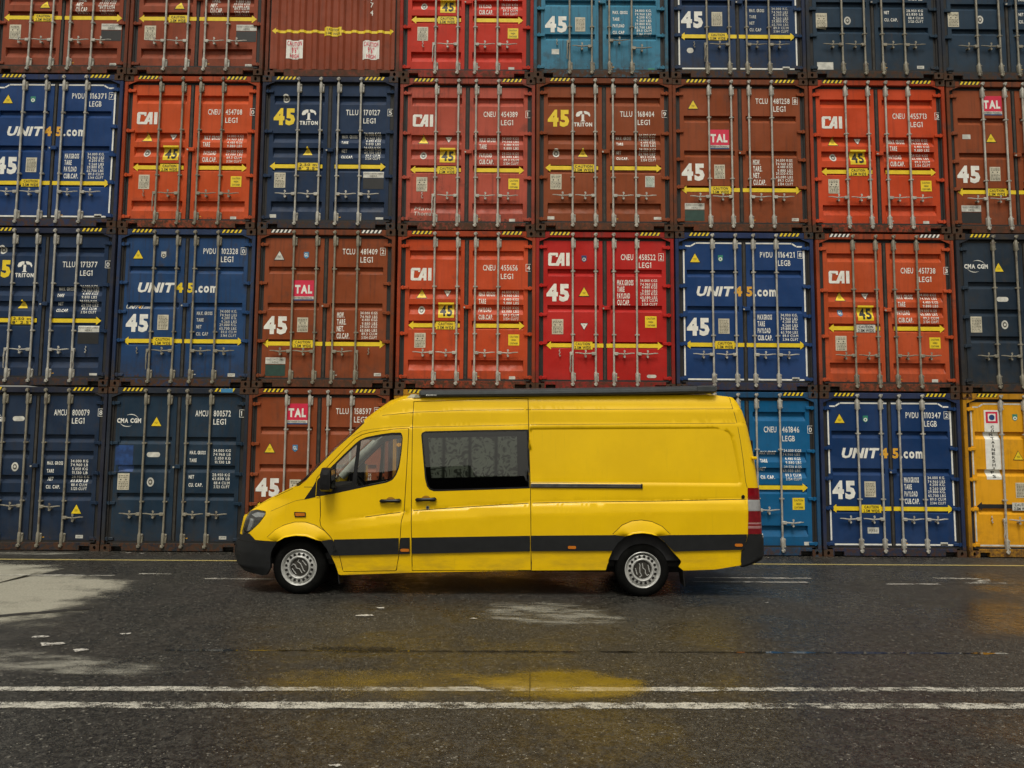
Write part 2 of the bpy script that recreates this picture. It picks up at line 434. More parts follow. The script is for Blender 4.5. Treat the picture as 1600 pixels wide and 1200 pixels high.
def unit45(mat, u=.148, v0=.343, v1=.402, k=1., m45='orange'):
    a = MB(); b = MB(); z0, z1 = zv(v1), zv(v0); X = lambda q: xu(u+q*k)
    text(a, 'UNIT', X(0), z0, X(.258), z1, -.003, mat, .045, slant=.25, gap=.1)
    text(a, '4', X(.276), z0, X(.335), z1, -.003, M[m45], .045, gap=.1)
    if k == 1:
        text(b, '5', X(.366), z0, X(.410), z1, -.003, M[m45], .045); text(b, '.com', X(.422), z0, X(.582), z1, -.003, mat, .04)
        return [('company_lettering', -1, a), ('company_lettering', 1, b)]
    text(a, '5.com', X(.345), z0, X(.582), z1, -.003, mat, .03); return [('company_lettering', -1, a)]
def tal(u0, v0, u1, v1):
    mb = MB(); vm = v0+(v1-v0)*.80
    mb.rect(xu(u0), zv(vm), xu(u1), zv(v0), -.004, M['red_sign']); mb.rect(xu(u0), zv(v1-.008), xu(u1), zv(vm), -.004, M['offwhite'])
    mb.rect(xu(u0), zv(v1), xu(u1), zv(v1-.008), -.004, M['repaint'])
    text(mb, 'TAL', xu(u0+.012), zv(vm-.022), xu(u1-.012), zv(v0+.030), -.006, M['white'], .055, gap=.06)
    text(mb, 'INTERNATIONAL', xu(u0+.01), zv(v1-.011), xu(u1-.01), zv(vm+.003), -.006, M['plate_ink'], .02)
    return ('company_sign', -1, mb)
def cma(mat, u0=.062, v0=.193, u1=.233, v1=.220):
    mb = MB(); text(mb, 'CMA CGM', xu(u0), zv(v1), xu(u1), zv(v0), -.003, mat, .045, gap=.1)
    x, z = xu((u0+u1)/2), zv((v0+v1)/2)
    for s in (1, -1):
        p = []; q = []
        for k in range(9):
            t = R(15+k*13) if s > 0 else R(195+k*13)
            p.append((x+.02*s+.15*math.cos(t), z+.115*math.sin(t)*.9)); q.append((x+.02*s+.15*math.cos(t)*1.02, z+(.115+.014*math.sin(math.pi*k/8))*math.sin(t)*.9))
        for i in range(8): mb.poly([p[i], p[i+1], q[i+1], q[i]], -.003, mat)
    return ('company_logo', -1, mb)
def sticker(u0, v0, u1, v1, side, mat='offwhite', txt=None, oval=False):
    mb = MB(); a, b, c, d = xu(u0), zv(v1), xu(u1), zv(v0)
    if oval:
        r = (d-b)/2; mb.poly([(a+r-r*math.sin(t), b+r-r*math.cos(t)) for t in [R(18*k) for k in range(11)]]+[(c-r+r*math.sin(t), b+r+r*math.cos(t)) for t in [R(18*k) for k in range(11)]], -.003, M[mat])
    else: mb.rect(a, b, c, d, -.003, M[mat])
    if txt: text(mb, txt, a+(c-a)*.14, b+(d-b)*.28, c-(c-a)*.14, b+(d-b)*.72, -.005, M['plate_ink'], 0.0)
    return ('small_sticker', side, mb)
def placard(u0, v0, u1, v1, side, lower='black'):
    mb = MB(); vm = v0+(v1-v0)*.35
    mb.rect(xu(u0), zv(vm), xu(u1), zv(v0), -.003, M['offwhite']); mb.rect(xu(u0), zv(v1), xu(u1), zv(vm+.004), -.003, M[lower])
    text(mb, 'PLACE CARGO LABELS', xu(u0+.008), zv(vm-.022), xu(u1-.008), zv(v0+.006), -.005, M['plate_ink'], 0)
    text(mb, 'HERE', xu(u0+.05), zv(vm-.004), xu(u1-.05), zv(vm-.018), -.005, M['plate_ink'], 0)
    return ('document_placard', side, mb)
def badge(u, v, m1, m2, txt=None):
    mb = MB(); x, z = xu(u), zv(v)
    mb.poly([(x-.045, z+.06), (x+.045, z+.06), (x+.045, z-.03), (x, z-.065), (x-.045, z-.03)], -.003, M[m1])
    if txt: text(mb, txt, x-.034, z-.02, x+.034, z+.04, -.005, M[m2], .03)
    else: mb.disc(x, z-.012, .034, -.005, M[m2], 10); mb.disc(x, z-.012, .016, -.007, M[m1], 8)
    return ('approval_badge', -1, mb)
def frameline(mat):
    """white line painted round both doors"""
    a, b = MB(), MB(); t = .027
    def ln(mb, p, q):
        (x0, z0), (x1, z1) = p, q; d = Vector((x1-x0, z1-z0)).normalized()*t/2; n = (-d.y, d.x)
        mb.poly([(x0-n[0], z0-n[1]), (x1-n[0], z1-n[1]), (x1+n[0], z1+n[1]), (x0+n[0], z0+n[1])], -.003, mat)
    for s, mb in ((-1, a), (1, b)):
        X = lambda u: s*CW*(.5-u)
        ln(mb, (X(.075), zv(.087)), (X(.115), zv(.087))); ln(mb, (X(.119), zv(.085)), (X(.148), zv(.0685))); ln(mb, (X(.152), zv(.067)), (X(.485), zv(.067)))
        for p, q in ((.112, .325), (.352, .50), (.525, .69), (.716, .905)): ln(mb, (X(.064), zv(p)), (X(.064), zv(q)))
        ln(mb, (X(.08), zv(.928)), (X(.485), zv(.928)))
    return [('painted_border', -1, a), ('painted_border', 1, b)]

# ---- shared small meshes
def rod_meshes(mat):
    out = {}
    for kind, guides in (('A', (.357, .655)), ('B', (.255, .655)), ('C', (.345, .70))):
        for s in (-1, 1):
            mb = MB(); y = .012
            mb.tube([(0, y, zv(.972)), (0, y, zv(.02))], .018, mat, 8)
            for v in guides:
                mb.box((-.035, y+.0, zv(v)-.012), (.045, DF, zv(v)+.012), mat, .003); mb.tube([(0, y, zv(v)-.016), (0, y, zv(v)+.016)], .025, mat, 8)
                mb.tube([(.036, y+.004, zv(v)), (.036, y-.012, zv(v))], .008, mat, 6)
            for v, e in ((.078, -1), (.922, 1)):
                mb.box((-.030, y+.008, zv(v)-.08), (.056, DF, zv(v)+.08), mat, .008); mb.box((-.03, y-.004, zv(v)-.05), (.03, y+.02, zv(v)+.05), mat, .006)
                mb.tube([(0, y, zv(v)-.1), (0, y, zv(v)-.07), (0, y, zv(v)+.07), (0, y, zv(v)+.1)], .026, mat, 8, [.022, .030, .030, .022])
                for q in (-.06, .06): mb.tube([(.044, y+.008, zv(v)+q), (.044, y-.008, zv(v)+q)], .011, mat, 6)
            for v in (.022, .966):     # cams and keepers on the header and sill
                mb.box((-.034, -.022, zv(v)-.016), (.034, .0, zv(v)+.016), mat, .005)
                mb.box((-.024, -.034, zv(v)-.03), (-.008, .0, zv(v)+.005), mat, .003); mb.box((.010, -.034, zv(v)-.005), (.026, .0, zv(v)+.03), mat, .003)
                mb.tube([(0, y-.02, zv(v)-.03), (0, y-.02, zv(v)+.03)], .021, mat, 8)
            out[kind, s] = mb.build('lock_rod', mesh_only=True, smooth=40)
    return out
def handle_meshes(mat):
    out = {}
    for s in (-1, 1):
        mb = MB(); y = -.004
        mb.box((min(0, s*.055)-.01, y-.012, -.028), (max(0, s*.055)+.01, y+.034, .028), mat, .006)
        mb.tube([(s*.05, y, .004), (s*.12, y-.006, .0), (s*.20, y-.006, -.004), (s*.30, y-.004, .010), (s*.36, y-.002, .012)], .010, mat, 6, [.014, .012, .013, .011, .007])
        mb.box((s*.175-.022, y+.0, -.05), (s*.175+.022, DF, -.028), mat, .004)
        mb.tube([(s*.175, y, .055), (s*.175+.016, y-.008, .04), (s*.175, y-.014, .02), (s*.175-.018, y-.014, -.01), (s*.175, y-.01, -.045), (s*.175+.014, y, -.06), (s*.175, y+.004, -.075)], .0085, mat, 6)
        mb.disc(s*.175, .05, .018, y-.016, mat, 10); mb.disc(s*.175, -.055, .018, y-.016, mat, 10)
        out['shut', s] = mb.build('door_handle', mesh_only=True, smooth=40)
        mb = MB()   # swung down
        mb.box((-.045 if s < 0 else -.01, y-.012, -.03), (.01 if s < 0 else .045, y+.034, .03), mat, .006)
        mb.tube([(s*.03, y, -.02), (s*.036, y-.01, -.12), (s*.03, y-.008, -.2), (s*.04, y, -.27), (s*.034, y, -.34)], .010, mat, 6, [.014, .012, .013, .010, .007])
        mb.tube([(s*.22, DF-.02, .07), (s*.235, DF-.028, .05), (s*.215, DF-.03, .02), (s*.235, DF-.03, -.01), (s*.22, DF-.03, -.05), (s*.205, DF-.02, -.03)], .0085, mat, 6)
        out['down', s] = mb.build('door_handle', mesh_only=True, smooth=40)
    return out
RODS = {'clean': rod_meshes(M['rod']), 'grimy': rod_meshes(M['rod_grimy'])}
HANDS = {'clean': handle_meshes(M['rod']), 'grimy': handle_meshes(M['rod_grimy'])}

def casting_mesh(mat):
    """corner casting at the origin: x 0..-.162 inwards handled by mirroring"""
    mb = MB(); w_, h_, d = .165, .118, .14
    # front plate with an oval hole
    n = 16; cx, cz = w_*.5, h_*.5
    ring = [(cx+.026*math.cos(2*math.pi*k/n), cz+.036*math.sin(2*math.pi*k/n)) for k in range(n)]
    out = []
    for k in range(n):
        t = 2*math.pi*k/n; c, s = math.cos(t), math.sin(t); q = min(w_/2/max(abs(c), 1e-6), h_/2/max(abs(s), 1e-6)); out.append((cx+c*q, cz+s*q))
    vs = [(x, 0, z) for x, z in out]+[(x, 0, z) for x, z in ring]+[(x, .05, z) for x, z in ring]
    fs = []
    for k in range(n):
        j = (k+1) % n; fs.append((k, j, n+j, n+k)); fs.append((n+k, n+j, 2*n+j, 2*n+k))
    mb.add(vs, fs, mat)
    # fill the four cut corners
    for X in (0, w_):
        for Z in (0, h_):
            nb = sorted(out, key=lambda p: (p[0]-X)**2+(p[1]-Z)**2)[:2]
            if all(abs(p[0]-X)+abs(p[1]-Z) > 1e-4 for p in nb): mb.poly([(X, Z), nb[0], nb[1]], 0, mat)
    mb.add([(x, .05, z) for x, z in ring], [tuple(range(n))], M['hole'])
    for q in (((0, 0, 0), (0, d, 0), (0, d, h_), (0, 0, h_)), ((w_, 0, 0), (w_, 0, h_), (w_, d, h_), (w_, d, 0)), ((0, 0, h_), (w_, 0, h_), (w_, d, h_), (0, d, h_)), ((0, 0, 0), (0, d, 0), (w_, d, 0), (w_, 0, 0)), ((0, d, 0), (w_, d, 0), (w_, d, h_), (0, d, h_))):
        mb.add(q, [(0, 1, 2, 3)], mat)
    return mb.build('corner_casting', mesh_only=True)

def container(x0, z0, y0, name, mat, label, corr, marks, post=None, rods='clean', hand=('shut',)*4, hz='yellow', cast='cast_rust', hand_v=(.775,)*4, rear=False, tape=None, hv=.0):
    root = bpy.data.objects.new('shipping_container', None); COL.objects.link(root); root.location = (x0+CW/2, y0, z0)
    tag(root, label, 'shipping container', 'shipping containers stacked four high')
    post = post or FRAME[mat.name]; fr_ = FRAME[mat.name]; hw = CW/2
    # body walls, roof, floor (open at the door end) - one closed box behind the frame
    mb = MB(); L = 13.70; mb.box((-hw+.012, .135, .13), (hw-.012, L, CHT-.02), mat)
    k = .36
    for s in (-1, 1):       # side wall corrugations, real ribs
        y = .4
        while y < L-.4:
            mb.box((s*hw-.012 if s > 0 else -hw, y, .2), (hw if s > 0 else -hw+.012, y+.16, CHT-.16), mat); y += k
    mb.build('body', root)
    # end frame: posts, header, sill
    mb = MB(); e = .165
    for s in (-1, 1):
        a, b = (-hw, -hw+.062) if s < 0 else (hw-.062, hw)
        mb.box((a, .004, .118), (b, .13, CHT-.118), post, .006)
        a, b = (-hw+.062, -hw+.09) if s < 0 else (hw-.09, hw-.062)
        mb.box((a, .045, .118), (b, .12, CHT-.118), M['dark_gap'])
    mb.box((-hw+e, .003, CHT-.112), (hw-e, .12, CHT-.012), fr_ if not rear else mat, .006)
    mb.box((-hw+e, .006, .012), (-hw+e+.02, .12, .150), post)
    # sill with two lashing notches
    for a, b, zz in ((-hw+e+.02, -hw+.36, .088), (-hw+.36, hw-.36, .014), (hw-.36, hw-e, .088)): mb.box((a, .005, zz), (b, .12, .148), fr_, .004)
    mb.box((-hw+e, .09, .02), (hw-e, .12, .10), M['dark_gap'])
    # sloping transitions at the header's ends
    for s in (-1, 1):
        mb.add([(s*(hw-.06), .004, CHT-.118), (s*(hw-.165), .004, CHT-.113), (s*(hw-.24), .004, CHT-.113), (s*(hw-.062), .004, CHT-.19)], [(0, 1, 2, 3) if s > 0 else (3, 2, 1, 0)], post)
    mb.build('end_frame', root)
    cm = CAST[cast] if cast in CAST else CAST.setdefault(cast, casting_mesh(M[cast]))
    for s in (-1, 1):
        for z in (0, CHT-.118):
            o = link('corner_casting', cm, root); o.location = (s*hw-(0 if s < 0 else .165), -.003, z)
    if rear: rear_end(root, mat, marks); return root
    # gasket: dark rubber all round the doors
    mb = MB(); yy = DF+.012
    mb.rect(xu(.036), zv(.057), xu(.964), zv(.0385), yy, M['rubber']); mb.rect(xu(.036), zv(.949), xu(.964), zv(.937), yy-.03, M['rubber'])
    for a, b in ((.025, .056), (.484, .516), (.944, .975)): mb.rect(xu(a), zv(.937), xu(b), zv(.057), yy, M['rubber'])
    mb.box((xu(.492), DF-.010, zv(.935)), (xu(.508), DF+.011, zv(.06)), M['gasket_grey'])
    mb.build('door_gasket', root)
    # hazard stripes on the header
    for s in (-1, 1):
        mb = MB(); a = xu(.098) if s < 0 else xu(.752); wd = CW*.148; zc = CHT-.046; h = .029
        mb.rect(a, zc-h, a+wd, zc+h, .0005, M['black'])
        for k in range(5):
            b = a+.008+k*wd/5.; mb.poly([(b, zc-h), (b+.036, zc-h), (b+.036+.034, zc+h), (b+.034, zc+h)], -.0015, M[hz] if s > 0 or hz != 'mixed' else M['yellow'])
        mb.build('hazard_stripes', root)
    if tape: mb = MB(); mb.rect(xu(tape[0]), CHT-.09, xu(tape[1]), CHT-.02, -.003, M['blue_sign']); mb.build('blue_tape', root)
    # doors and everything on them
    kk = 'A' if corr == 'A' else 'B' if corr == 'B' else 'C'
    doors = {}
    for s in (-1, 1):
        d = door_mesh(corr, s, mat).build('door', root); doors[s] = d
        for i, v in enumerate((.100, .365, .655, .925) if corr == 'A' else (.10, .345, .53, .71, .925)):
            mb = MB(); x1 = xu(.018) if s < 0 else xu(.982); x2 = xu(.082) if s < 0 else xu(.918); z = zv(v)
            a, b = min(x1, x2), max(x1, x2)
            mb.box((a, .018, z-.026), (b, DF+.004, z+.026), mat, .006); xc = xu(.04) if s < 0 else xu(.96)
            mb.tube([(xc, .02, z-.034), (xc, .02, z+.034)], .017, mat, 8)
            mb.build('hinge', d, smooth=40)
        for j, x in enumerate((-.582, -.168) if s < 0 else (.158, .574)):
            q = j if s < 0 else 2+j
            o = link('lock_rod', RODS[rods][kk, s], d); o.location = (x, 0, 0)
            o = link('door_handle', HANDS[rods][hand[q], s], d); o.location = (x+s*.01, 0, zv(hand_v[q]+hv))
    # lock box in the middle
    mb = MB(); z = zv(.487); mb.box((xu(.490), .0, z-.035), (xu(.535), DF, z+.035), mat, .008); mb.box((xu(.482), .01, z-.012), (xu(.49), DF, z+.055), mat, .003)
    mb.tube([(xu(.488), .004, z-.01), (xu(.488), -.014, z-.01)], .016, M['rod'], 8)
    mb.build('lock_box', doors[1])
    flat = []
    for m in marks: flat += m if isinstance(m, list) else [m]
    for nm, s, mk in flat:
        me = fold(mk, corr) if nm not in ('caution_plate', 'width_arrow') else flatm(mk); me.name = nm
        link(nm, me, doors[s])
    mk = MB(); mk.poly([(xu(.553), zv(.926)), (xu(.556), zv(.919)), (xu(.600), zv(.917)), (xu(.600), zv(.921))], -.003, M['orange'] if random.random() < .6 else M['offwhite'])
    link('small_sticker', fold(mk, corr), doors[1])
    return root
CAST = {}
def rear_end(root, mat, marks):
    mb = MB(); rp = rear_prof(); za, zb = .16, CHT-.12
    vs = [(x, y, z) for z in (za, zb) for x, y in rp]; n = len(rp)
    mb.add(vs, [(i, i+1, n+i+1, n+i) for i in range(n-1)], mat)
    mb.rect(-1.25+.09, za, -1.1, zb, .012, mat); mb.rect(1.1, za, 1.25-.09, zb, .012, mat)
    wall = mb.build('end_wall', root)
    for nm, s, mk in marks: me = fold(mk, 'A', True); me.name = nm; link(nm, me, wall)
    mb = MB()
    for s in (-1, 1):    # gooseneck gussets under the sill
        x = s*.52; mb.add([(x-.19, .05, .06), (x+.19, .05, .06), (x+.06, .05, -.02), (x-.02, .05, -.02)], [(3, 2, 1, 0), (0, 1, 2, 3)], mat)
    mb.build('gusset', root)

def lab(*a): return list(a)
BIG = ['MAX GROSS', 'TARE', 'PAYLOAD', 'CUB.CAP.']; SM = ['MAX. GROSS', 'TARE', 'NET', 'CU.CAP.']; TL = ['MGW.', 'TARE.', 'NET.', 'CU.CAP.']
Wt, Ow, Yl = M['white'], M['offwhite'], M['yellow']
def set_cai(num, chk, gl=False, hasp=False, cauty='y'):
    m = [cai(Wt), code(Wt, 'CNEU', num, chk, 'LEG1', 'lo', cu=(.938, .960)), warn(.176, .402), invtri(.362, .397), number45(.298, .457, .412, .553, M['black'], Yl),
         weights(Wt, BIG, (.397, .447, .498, .547)), arrow(Yl, .602, .083, .455, .553, .921, cauty), plate(.13, .65, .21, .743), hicon(.806, .656, .885, .725), sticker(.813, .918, .857, .94, 1)]
    m.append(badge(.176, .505, 'blue_sign', 'white', 'GL') if gl else seal(.176, .505)); return m
def set_triton(num, chk, variant):
    m = [number45(.085, .210, .243, .312, Yl), triton(.278, .213, .412, .316), code(Wt, 'TLLU', num, chk, 'LEG1', 'lo', cu=(.935, .958)),
         weights(Wt, SM, (.386, .43, .48, .525), big=False, val=['34.000 KGS', '74.960 LBS', '4.490 KGS', '9.810 LBS', '29.550 KGS', '65.150 LBS', '89.3 CU.M.', '3.154 CU.FT']),
         arrow(Yl, .590, .068, .455, .545, .92, 'y', ('2.50 m', "8' 2.5\"") if variant else ('CAUTION', '2.5M WIDE'), (.268, .432)), plate(.105, .632, .187, .73)]
    if variant: m += [seal(.17, .14), warn(.34, .487), placard(.757, .622, .908, .735, 1), sticker(.05+.03, .903, .128, .925, -1), sticker(.855, .918, .91, .932, 1)]
    else: m += [seal(.148, .49), warn(.345, .487), plate(.80, .64, .868, .712, 1, 'offwhite', 'green_sign', 1), sticker(.085, .905, .135, .925, -1), sticker(.86, .905, .915, .922, 1)]
    return m
UV = ['34.000 KG.', '74.960 LBS', '4.200 KG.', '9.260 LBS', '29.800 KG.', '65.700 LBS', '89.0 CU.M', '3.144 CU.FT']
def set_unit(num, chk, leg, m45, badge_, mats=Wt, frame=True, small=False, extra=None):
    m = [warn(.145, .165), code(Wt, 'PVDU', num, chk, leg, 'hi'), *unit45(mats, m45=m45), number45(.08, .545, .243, .648, Wt), plate(.308, .547, .387, .642, kind=1),
         weights(Ow if small else Wt, ['MAX. GROSS', 'TARE', 'NET', 'CU. CAP'] if small else ['MAXGROSS', 'TARE', 'PAYLOAD', 'CUB.CAP.'], (.535, .577, .62, .665), UV, big=not small, lh=.032),
         arrow(Yl, .712, .068, .493, .507, .93), sticker(.83, .912, .882, .932, 1, txt='UNIT')]
    m.append(badge(.33, .165, *badge_))
    if frame: m += frameline(Wt)
    return m + (extra or [])
def set_tal(pref, num, chk, v_tal, tri, oth, placard_=True, lower='black', white=False):
    m = [tal(.268, v_tal, .417, v_tal+.128), warn(*tri, mat=M['offwhite'] if white else None), code(Wt, pref, num, chk, 'LEG1', 'hi'), number45(.065, .555, .233, .658, Wt), plate(.304, .56, .382, .652, kind=0),
         weights(Wt, TL, (.542, .585, .628, .673), big=True, lh=.034), arrow(Yl, .725, .062, .489, .511, .938, pu=(.277, .42)), sticker(.865, .905, .915, .924, 1, txt='UNIT')]
    if placard_: m.append(placard(.085, .812, .228, .927, -1, lower))
    return m + oth
def set_cma(num, chk, sep, extra):
    v = (.40, .447, .548, .597) if sep else (.47, .518, .567, .615)
    m = [code(Wt, 'AMCU', num, chk, 'LEG1', 'mid', cu=(.94, .962)), weights(Wt, ['MAX. GROSS', 'TARE', 'NET', 'CU. CAP.'], v, ['34.000 KG', '74.960 LB', '5.050 KG', '11.130 LB', '28.950 KG', '63.830 LB', '88.4 CU.M', '3.123 CU.FT'], big=False),
         sticker(.82, .905, .872, .925, 1, txt='UNIT')]
    return m + extra

C_BRN = (.27, .060, .016); C_BRN2 = (.29, .062, .026); C_ORG = (.60, .082, .016); C_RED = (.50, .016, .012); C_NAVY = (.011, .031, .078)
C_BLU = (.010, .048, .170); C_SLATE = (.020, .044, .075); C_YEL = (.78, .36, .006); C_SKY = (.05, .23, .36); C_AZUR = (.003, .115, .28)
C_FAD = (.47, .085, .050)
WY = 13.17
Z = [3*2.896, 2*2.896, 2.896, 0]
FRAME = {}
def P(n, c, g=.5, r=.5):
    m = paint('paint_'+n, c, g, r); FRAME[m.name] = paint('frame_'+n, tuple(x*.62+y for x, y in zip(c, (.012, .006, .003))), min(1.3, g+.6), min(1.3, r+.25), .6); return m
spec = []
# row 0 (top, cut by the frame)
r0 = set_tal('TCLU', '480112', '4', .10, (.335, .535), [], placard_=False)
def set_top(): return [arrow(Yl, .617, .06, .489, .511, .94), plate(.105, .665, .19, .76), placard(.79, .655, .94, .77, 1), weights(Wt, TL, (.43, .475, .52, .56), big=True, lh=.034), warn(.36, .525), sticker(.865, .92, .915, .94, 1, txt='UNIT'), code(Wt, 'TCLU', '480773', '1', 'LEG1', 'hi')]
spec.append((-9.70, 0, P('brown_a', C_BRN2, .45, .5), 'brown container at the far left of the top row, dark placard on its right door', 'A', set_top(), {}))
spec.append((-7.185, 0, P('brown_b', C_BRN2, .45, .5), 'brown container in the top row, above the orange container numbered 454708', 'A', set_top(), {}))
rm = []
mb = MB(); z = zv(.69)
mb.poly([(xu(.045), z), (xu(.075), z-.06), (xu(.075), z+.06)], -.003, Yl); mb.rect(xu(.075), z-.025, xu(.925), z+.025, -.003, Yl); mb.poly([(xu(.955), z), (xu(.925), z-.06), (xu(.925), z+.06)], -.003, Yl); rm.append(('width_arrow', 0, mb))
mb = MB(); mb.rect(xu(.435), z-.085, xu(.565), z+.085, -.006, Yl); text(mb, 'CAUTION', xu(.455), z+.015, xu(.545), z+.065, -.008, M['black'], .02); text(mb, '2.5M WIDE', xu(.445), z-.06, xu(.555), z-.01, -.008, M['black'], .02); rm.append(('caution_plate', 0, mb))
for a in (.155, .725):
    mb = MB(); mb.rect(xu(a), zv(.875), xu(a+.125), zv(.75), -.003, Wt); text(mb, 'CAUTION', xu(a+.008), zv(.788), xu(a+.117), zv(.757), -.006, M['red_sign'], .02)
    text(mb, "9'6''", xu(a+.04), zv(.832), xu(a+.085), zv(.795), -.006, M['red_sign'], .03); text(mb, 'HIGH', xu(a+.03), zv(.868), xu(a+.095), zv(.84), -.006, M['red_sign'], .02); rm.append(('height_sign', 0, mb))
mb = MB(); 
for i, s in enumerate('TCLU481377'): text(mb, s, xu(.775), zv(.10+.043*i+.036), xu(.795), zv(.10+.043*i), -.003, Wt, .02)
text(mb, '4', xu(.775), zv(.575), xu(.795), zv(.54), -.003, Wt, .02); rm.append(('container_number', 0, mb))
spec.append((-4.665, 0, P('brown_c', C_BRN2, .35, .4), 'brown container in the top row turned back end out, with upright ribs and no doors', 'A', rm, dict(rear=True, cast='cast_brown')))
m = set_cai('455101', '6'); spec.append((-2.165, 0, P('red_a', (.60, .035, .015), .25, .3), 'bright red container in the top row, fourth from the left', 'A', m, dict(hand=('down', 'shut', 'shut', 'shut'))))
spec.append((.335, 0, P('sky_a', C_SKY, .75, .85), 'pale turquoise blue container in the top row with rust spots', 'B', [number45(.085, .58, .25, .68, Wt), plate(.31, .585, .385, .68, kind=1), weights(Wt, ['MAX. GROSS', 'TARE', 'PAYLOAD', 'CU. CAP'], (.55, .595, .64, .685), UV, big=False), sticker(.135, .80, .19, .835, -1), sticker(.85, .925, .90, .935, 1, 'green_sign'), code(Wt, 'CRXU', '450213', '7', 'LEG1', 'hi')], dict(rods='grimy', hand=('down', 'shut', 'shut', 'shut'), hand_v=(.76, .79, .75, .80))))
spec.append((2.885, 0, P('navy_a', (.014, .042, .11), .8, .7), 'dirty navy container in the top row with a worn cream border and a yellow arrow', 'B', set_unit('101877', '3', 'LEG1', 'yellow', ('green_sign', 'white'), Ow, small=True, extra=[sticker(.12, .79, .17, .825, -1, oval=True)]), dict(rods='grimy', hand=('down', 'shut', 'shut', 'shut'))))
spec.append((5.39, 0, P('slate_a', C_SLATE, .6, .4), 'slate blue container in the top row, second from the right', 'C', set_cma('800410', '5', True, [plate(.08, .555, .163, .655), seal(.315, .605), sticker(.05+.03, .885, .20, .938, -1)]), dict(rods='grimy')))
spec.append((7.92, 0, P('slate_b', C_SLATE, .6, .4), 'slate blue container at the right end of the top row', 'C', set_cma('800655', '2', True, [plate(.06, .535, .142, .635), seal(.30, .585)]), dict(rods='grimy')))
# row 1
spec.append((-9.735, 1, P('blue_a', C_BLU, .35, .35), 'royal blue container numbered 116371 with white border, left end of second row from top', 'B', set_unit('116371', '7', 'LEGB', 'orange', ('green_sign', 'white')), {}))
spec.append((-7.225, 1, P('orange_a', C_ORG, .35, .5), 'bright orange container numbered 454708, rust along its bottom, second row from top', 'A', set_cai('454708', '0'), dict(rods='grimy', hand=('down', 'shut', 'shut', 'shut'))))
spec.append((-4.67, 1, P('navy_b', C_NAVY, .4, .3), 'dark navy container numbered 170127 with a big yellow 45', 'A', set_triton('170127', '5', 1), dict(cast='cast_navy')))
gr = MB(); text(gr, 'Mano', xu(.115), zv(.862), xu(.255), zv(.835), -.003, Ow, .0, slant=.2); text(gr, 'Thomas', xu(.112), zv(.90), xu(.262), zv(.872), -.003, Ow, .0, slant=.1)
spec.append((-2.13, 1, P('faded_red', C_FAD, .65, .75), 'faded red container numbered 454389 with white handwriting at lower left', 'A', set_cai('454389', '1')+[('graffiti', -1, gr)], dict(hand=('down', 'shut', 'shut', 'shut'))))
spec.append((.39, 1, P('brown_d', C_BRN, .35, .4), 'brown container numbered 168404 with a big yellow 45', 'A', set_triton('168404', '9', 0), {}))
spec.append((2.90, 1, P('brown_e', C_BRN, .45, .5), 'brown container numbered 481258 with a red sign in the middle of its left door', 'B', set_tal('TCLU', '481258', '8', .33, (.155, .168), [], lower='green_dark'), {}))
spec.append((5.42, 1, P('orange_b', (.60, .065, .014), .35, .45), 'orange red container numbered 455713, second row from top', 'A', set_cai('455713', '3'), {}))
spec.append((7.965, 1, P('brown_f', C_BRN, .5, .5), 'brown container at the right end of the second row, red sign at its top', 'B', set_tal('TCLU', '481302', '6', .092, (.325, .372), [sticker(.115, .348, .175, .378, -1)]), {}))
# row 2
spec.append((-9.725, 2, P('navy_c', C_NAVY, .4, .3), 'dark navy container numbered 171377 at the left end of the third row', 'A', set_triton('171377', '0', 1), dict(cast='cast_navy', hand=('down', 'shut', 'shut', 'down'))))
ch = MB(); text(ch, 'MAC', xu(.09), zv(.275), xu(.165), zv(.25), -.003, M['repaint'], 0)
spec.append((-7.20, 2, P('blue_w', (.014, .058, .165), .9, .7), 'weathered blue container numbered 102328 with mossy grime', 'B', set_unit('102328', '0', 'LEG1', 'yellow', ('offwhite', 'plate_ink'), small=True, frame=False, extra=[*unit45(Ow, .075, .485, .508, .31, 'orange'), ('graffiti', -1, ch)]), dict(rods='grimy', hand=('down', 'shut', 'shut', 'shut'))))
spec.append((-4.655, 2, P('brown_g', C_BRN, .6, .5), 'brown container numbered 481409 with a faded red sign and a white triangle', 'B', set_tal('TCLU', '481409', '2', .325, (.16, .17), [badge(.355, .165, 'blue_sign', 'white', 'GL')], lower='green_dark', white=True), dict(rods='grimy', hz='white', hand=('shut', 'shut', 'shut', 'down'))))
spec.append((-2.11, 2, P('orange_c', (.56, .070, .016), .4, .5), 'orange container numbered 455656 just above the front of the van roof', 'A', set_cai('455656', '4'), {}))
m = [cai(Wt, .09, .135, .245, .218), badge(.35, .172, 'repaint', 'offwhite'), code(Wt, 'CNEU', '458522', '2', 'LEG1', 'mid'), weights(Wt, ['MAX.GROSS', 'TARE', 'PAYLOAD', 'CU.CAP.'], (.322, .364, .406, .448), VAL, lh=.034), number45(.078, .335, .243, .437, Wt), warn(.35, .385), plate(.118, .557, .20, .652), invtri(.35, .602), hicon(.79, .535, .873, .607), arrow(Yl, .722, .075, .489, .511, .917, pu=(.27, .41)), sticker(.80, .902, .868, .922, 1, oval=True)]
spec.append((.395, 2, P('crimson', C_RED, .2, .25), 'crimson red container numbered 458522 above the middle of the van roof', 'B', m, dict(hand=('down', 'shut', 'shut', 'shut'))))
spec.append((2.92, 2, P('blue_b', C_BLU, .2, .2), 'clean royal blue container numbered 116421 with white border, above the van', 'B', set_unit('116421', '8', 'LEGB', 'orange', ('green_sign', 'white')), dict(cast='cast_navy')))
spec.append((5.47, 2, P('orange_d', (.54, .082, .020), .5, .6), 'orange container numbered 451738 with white and black hazard stripes', 'A', set_cai('451738', '3', gl=True, cauty='w'), dict(rods='grimy', hz='white')))
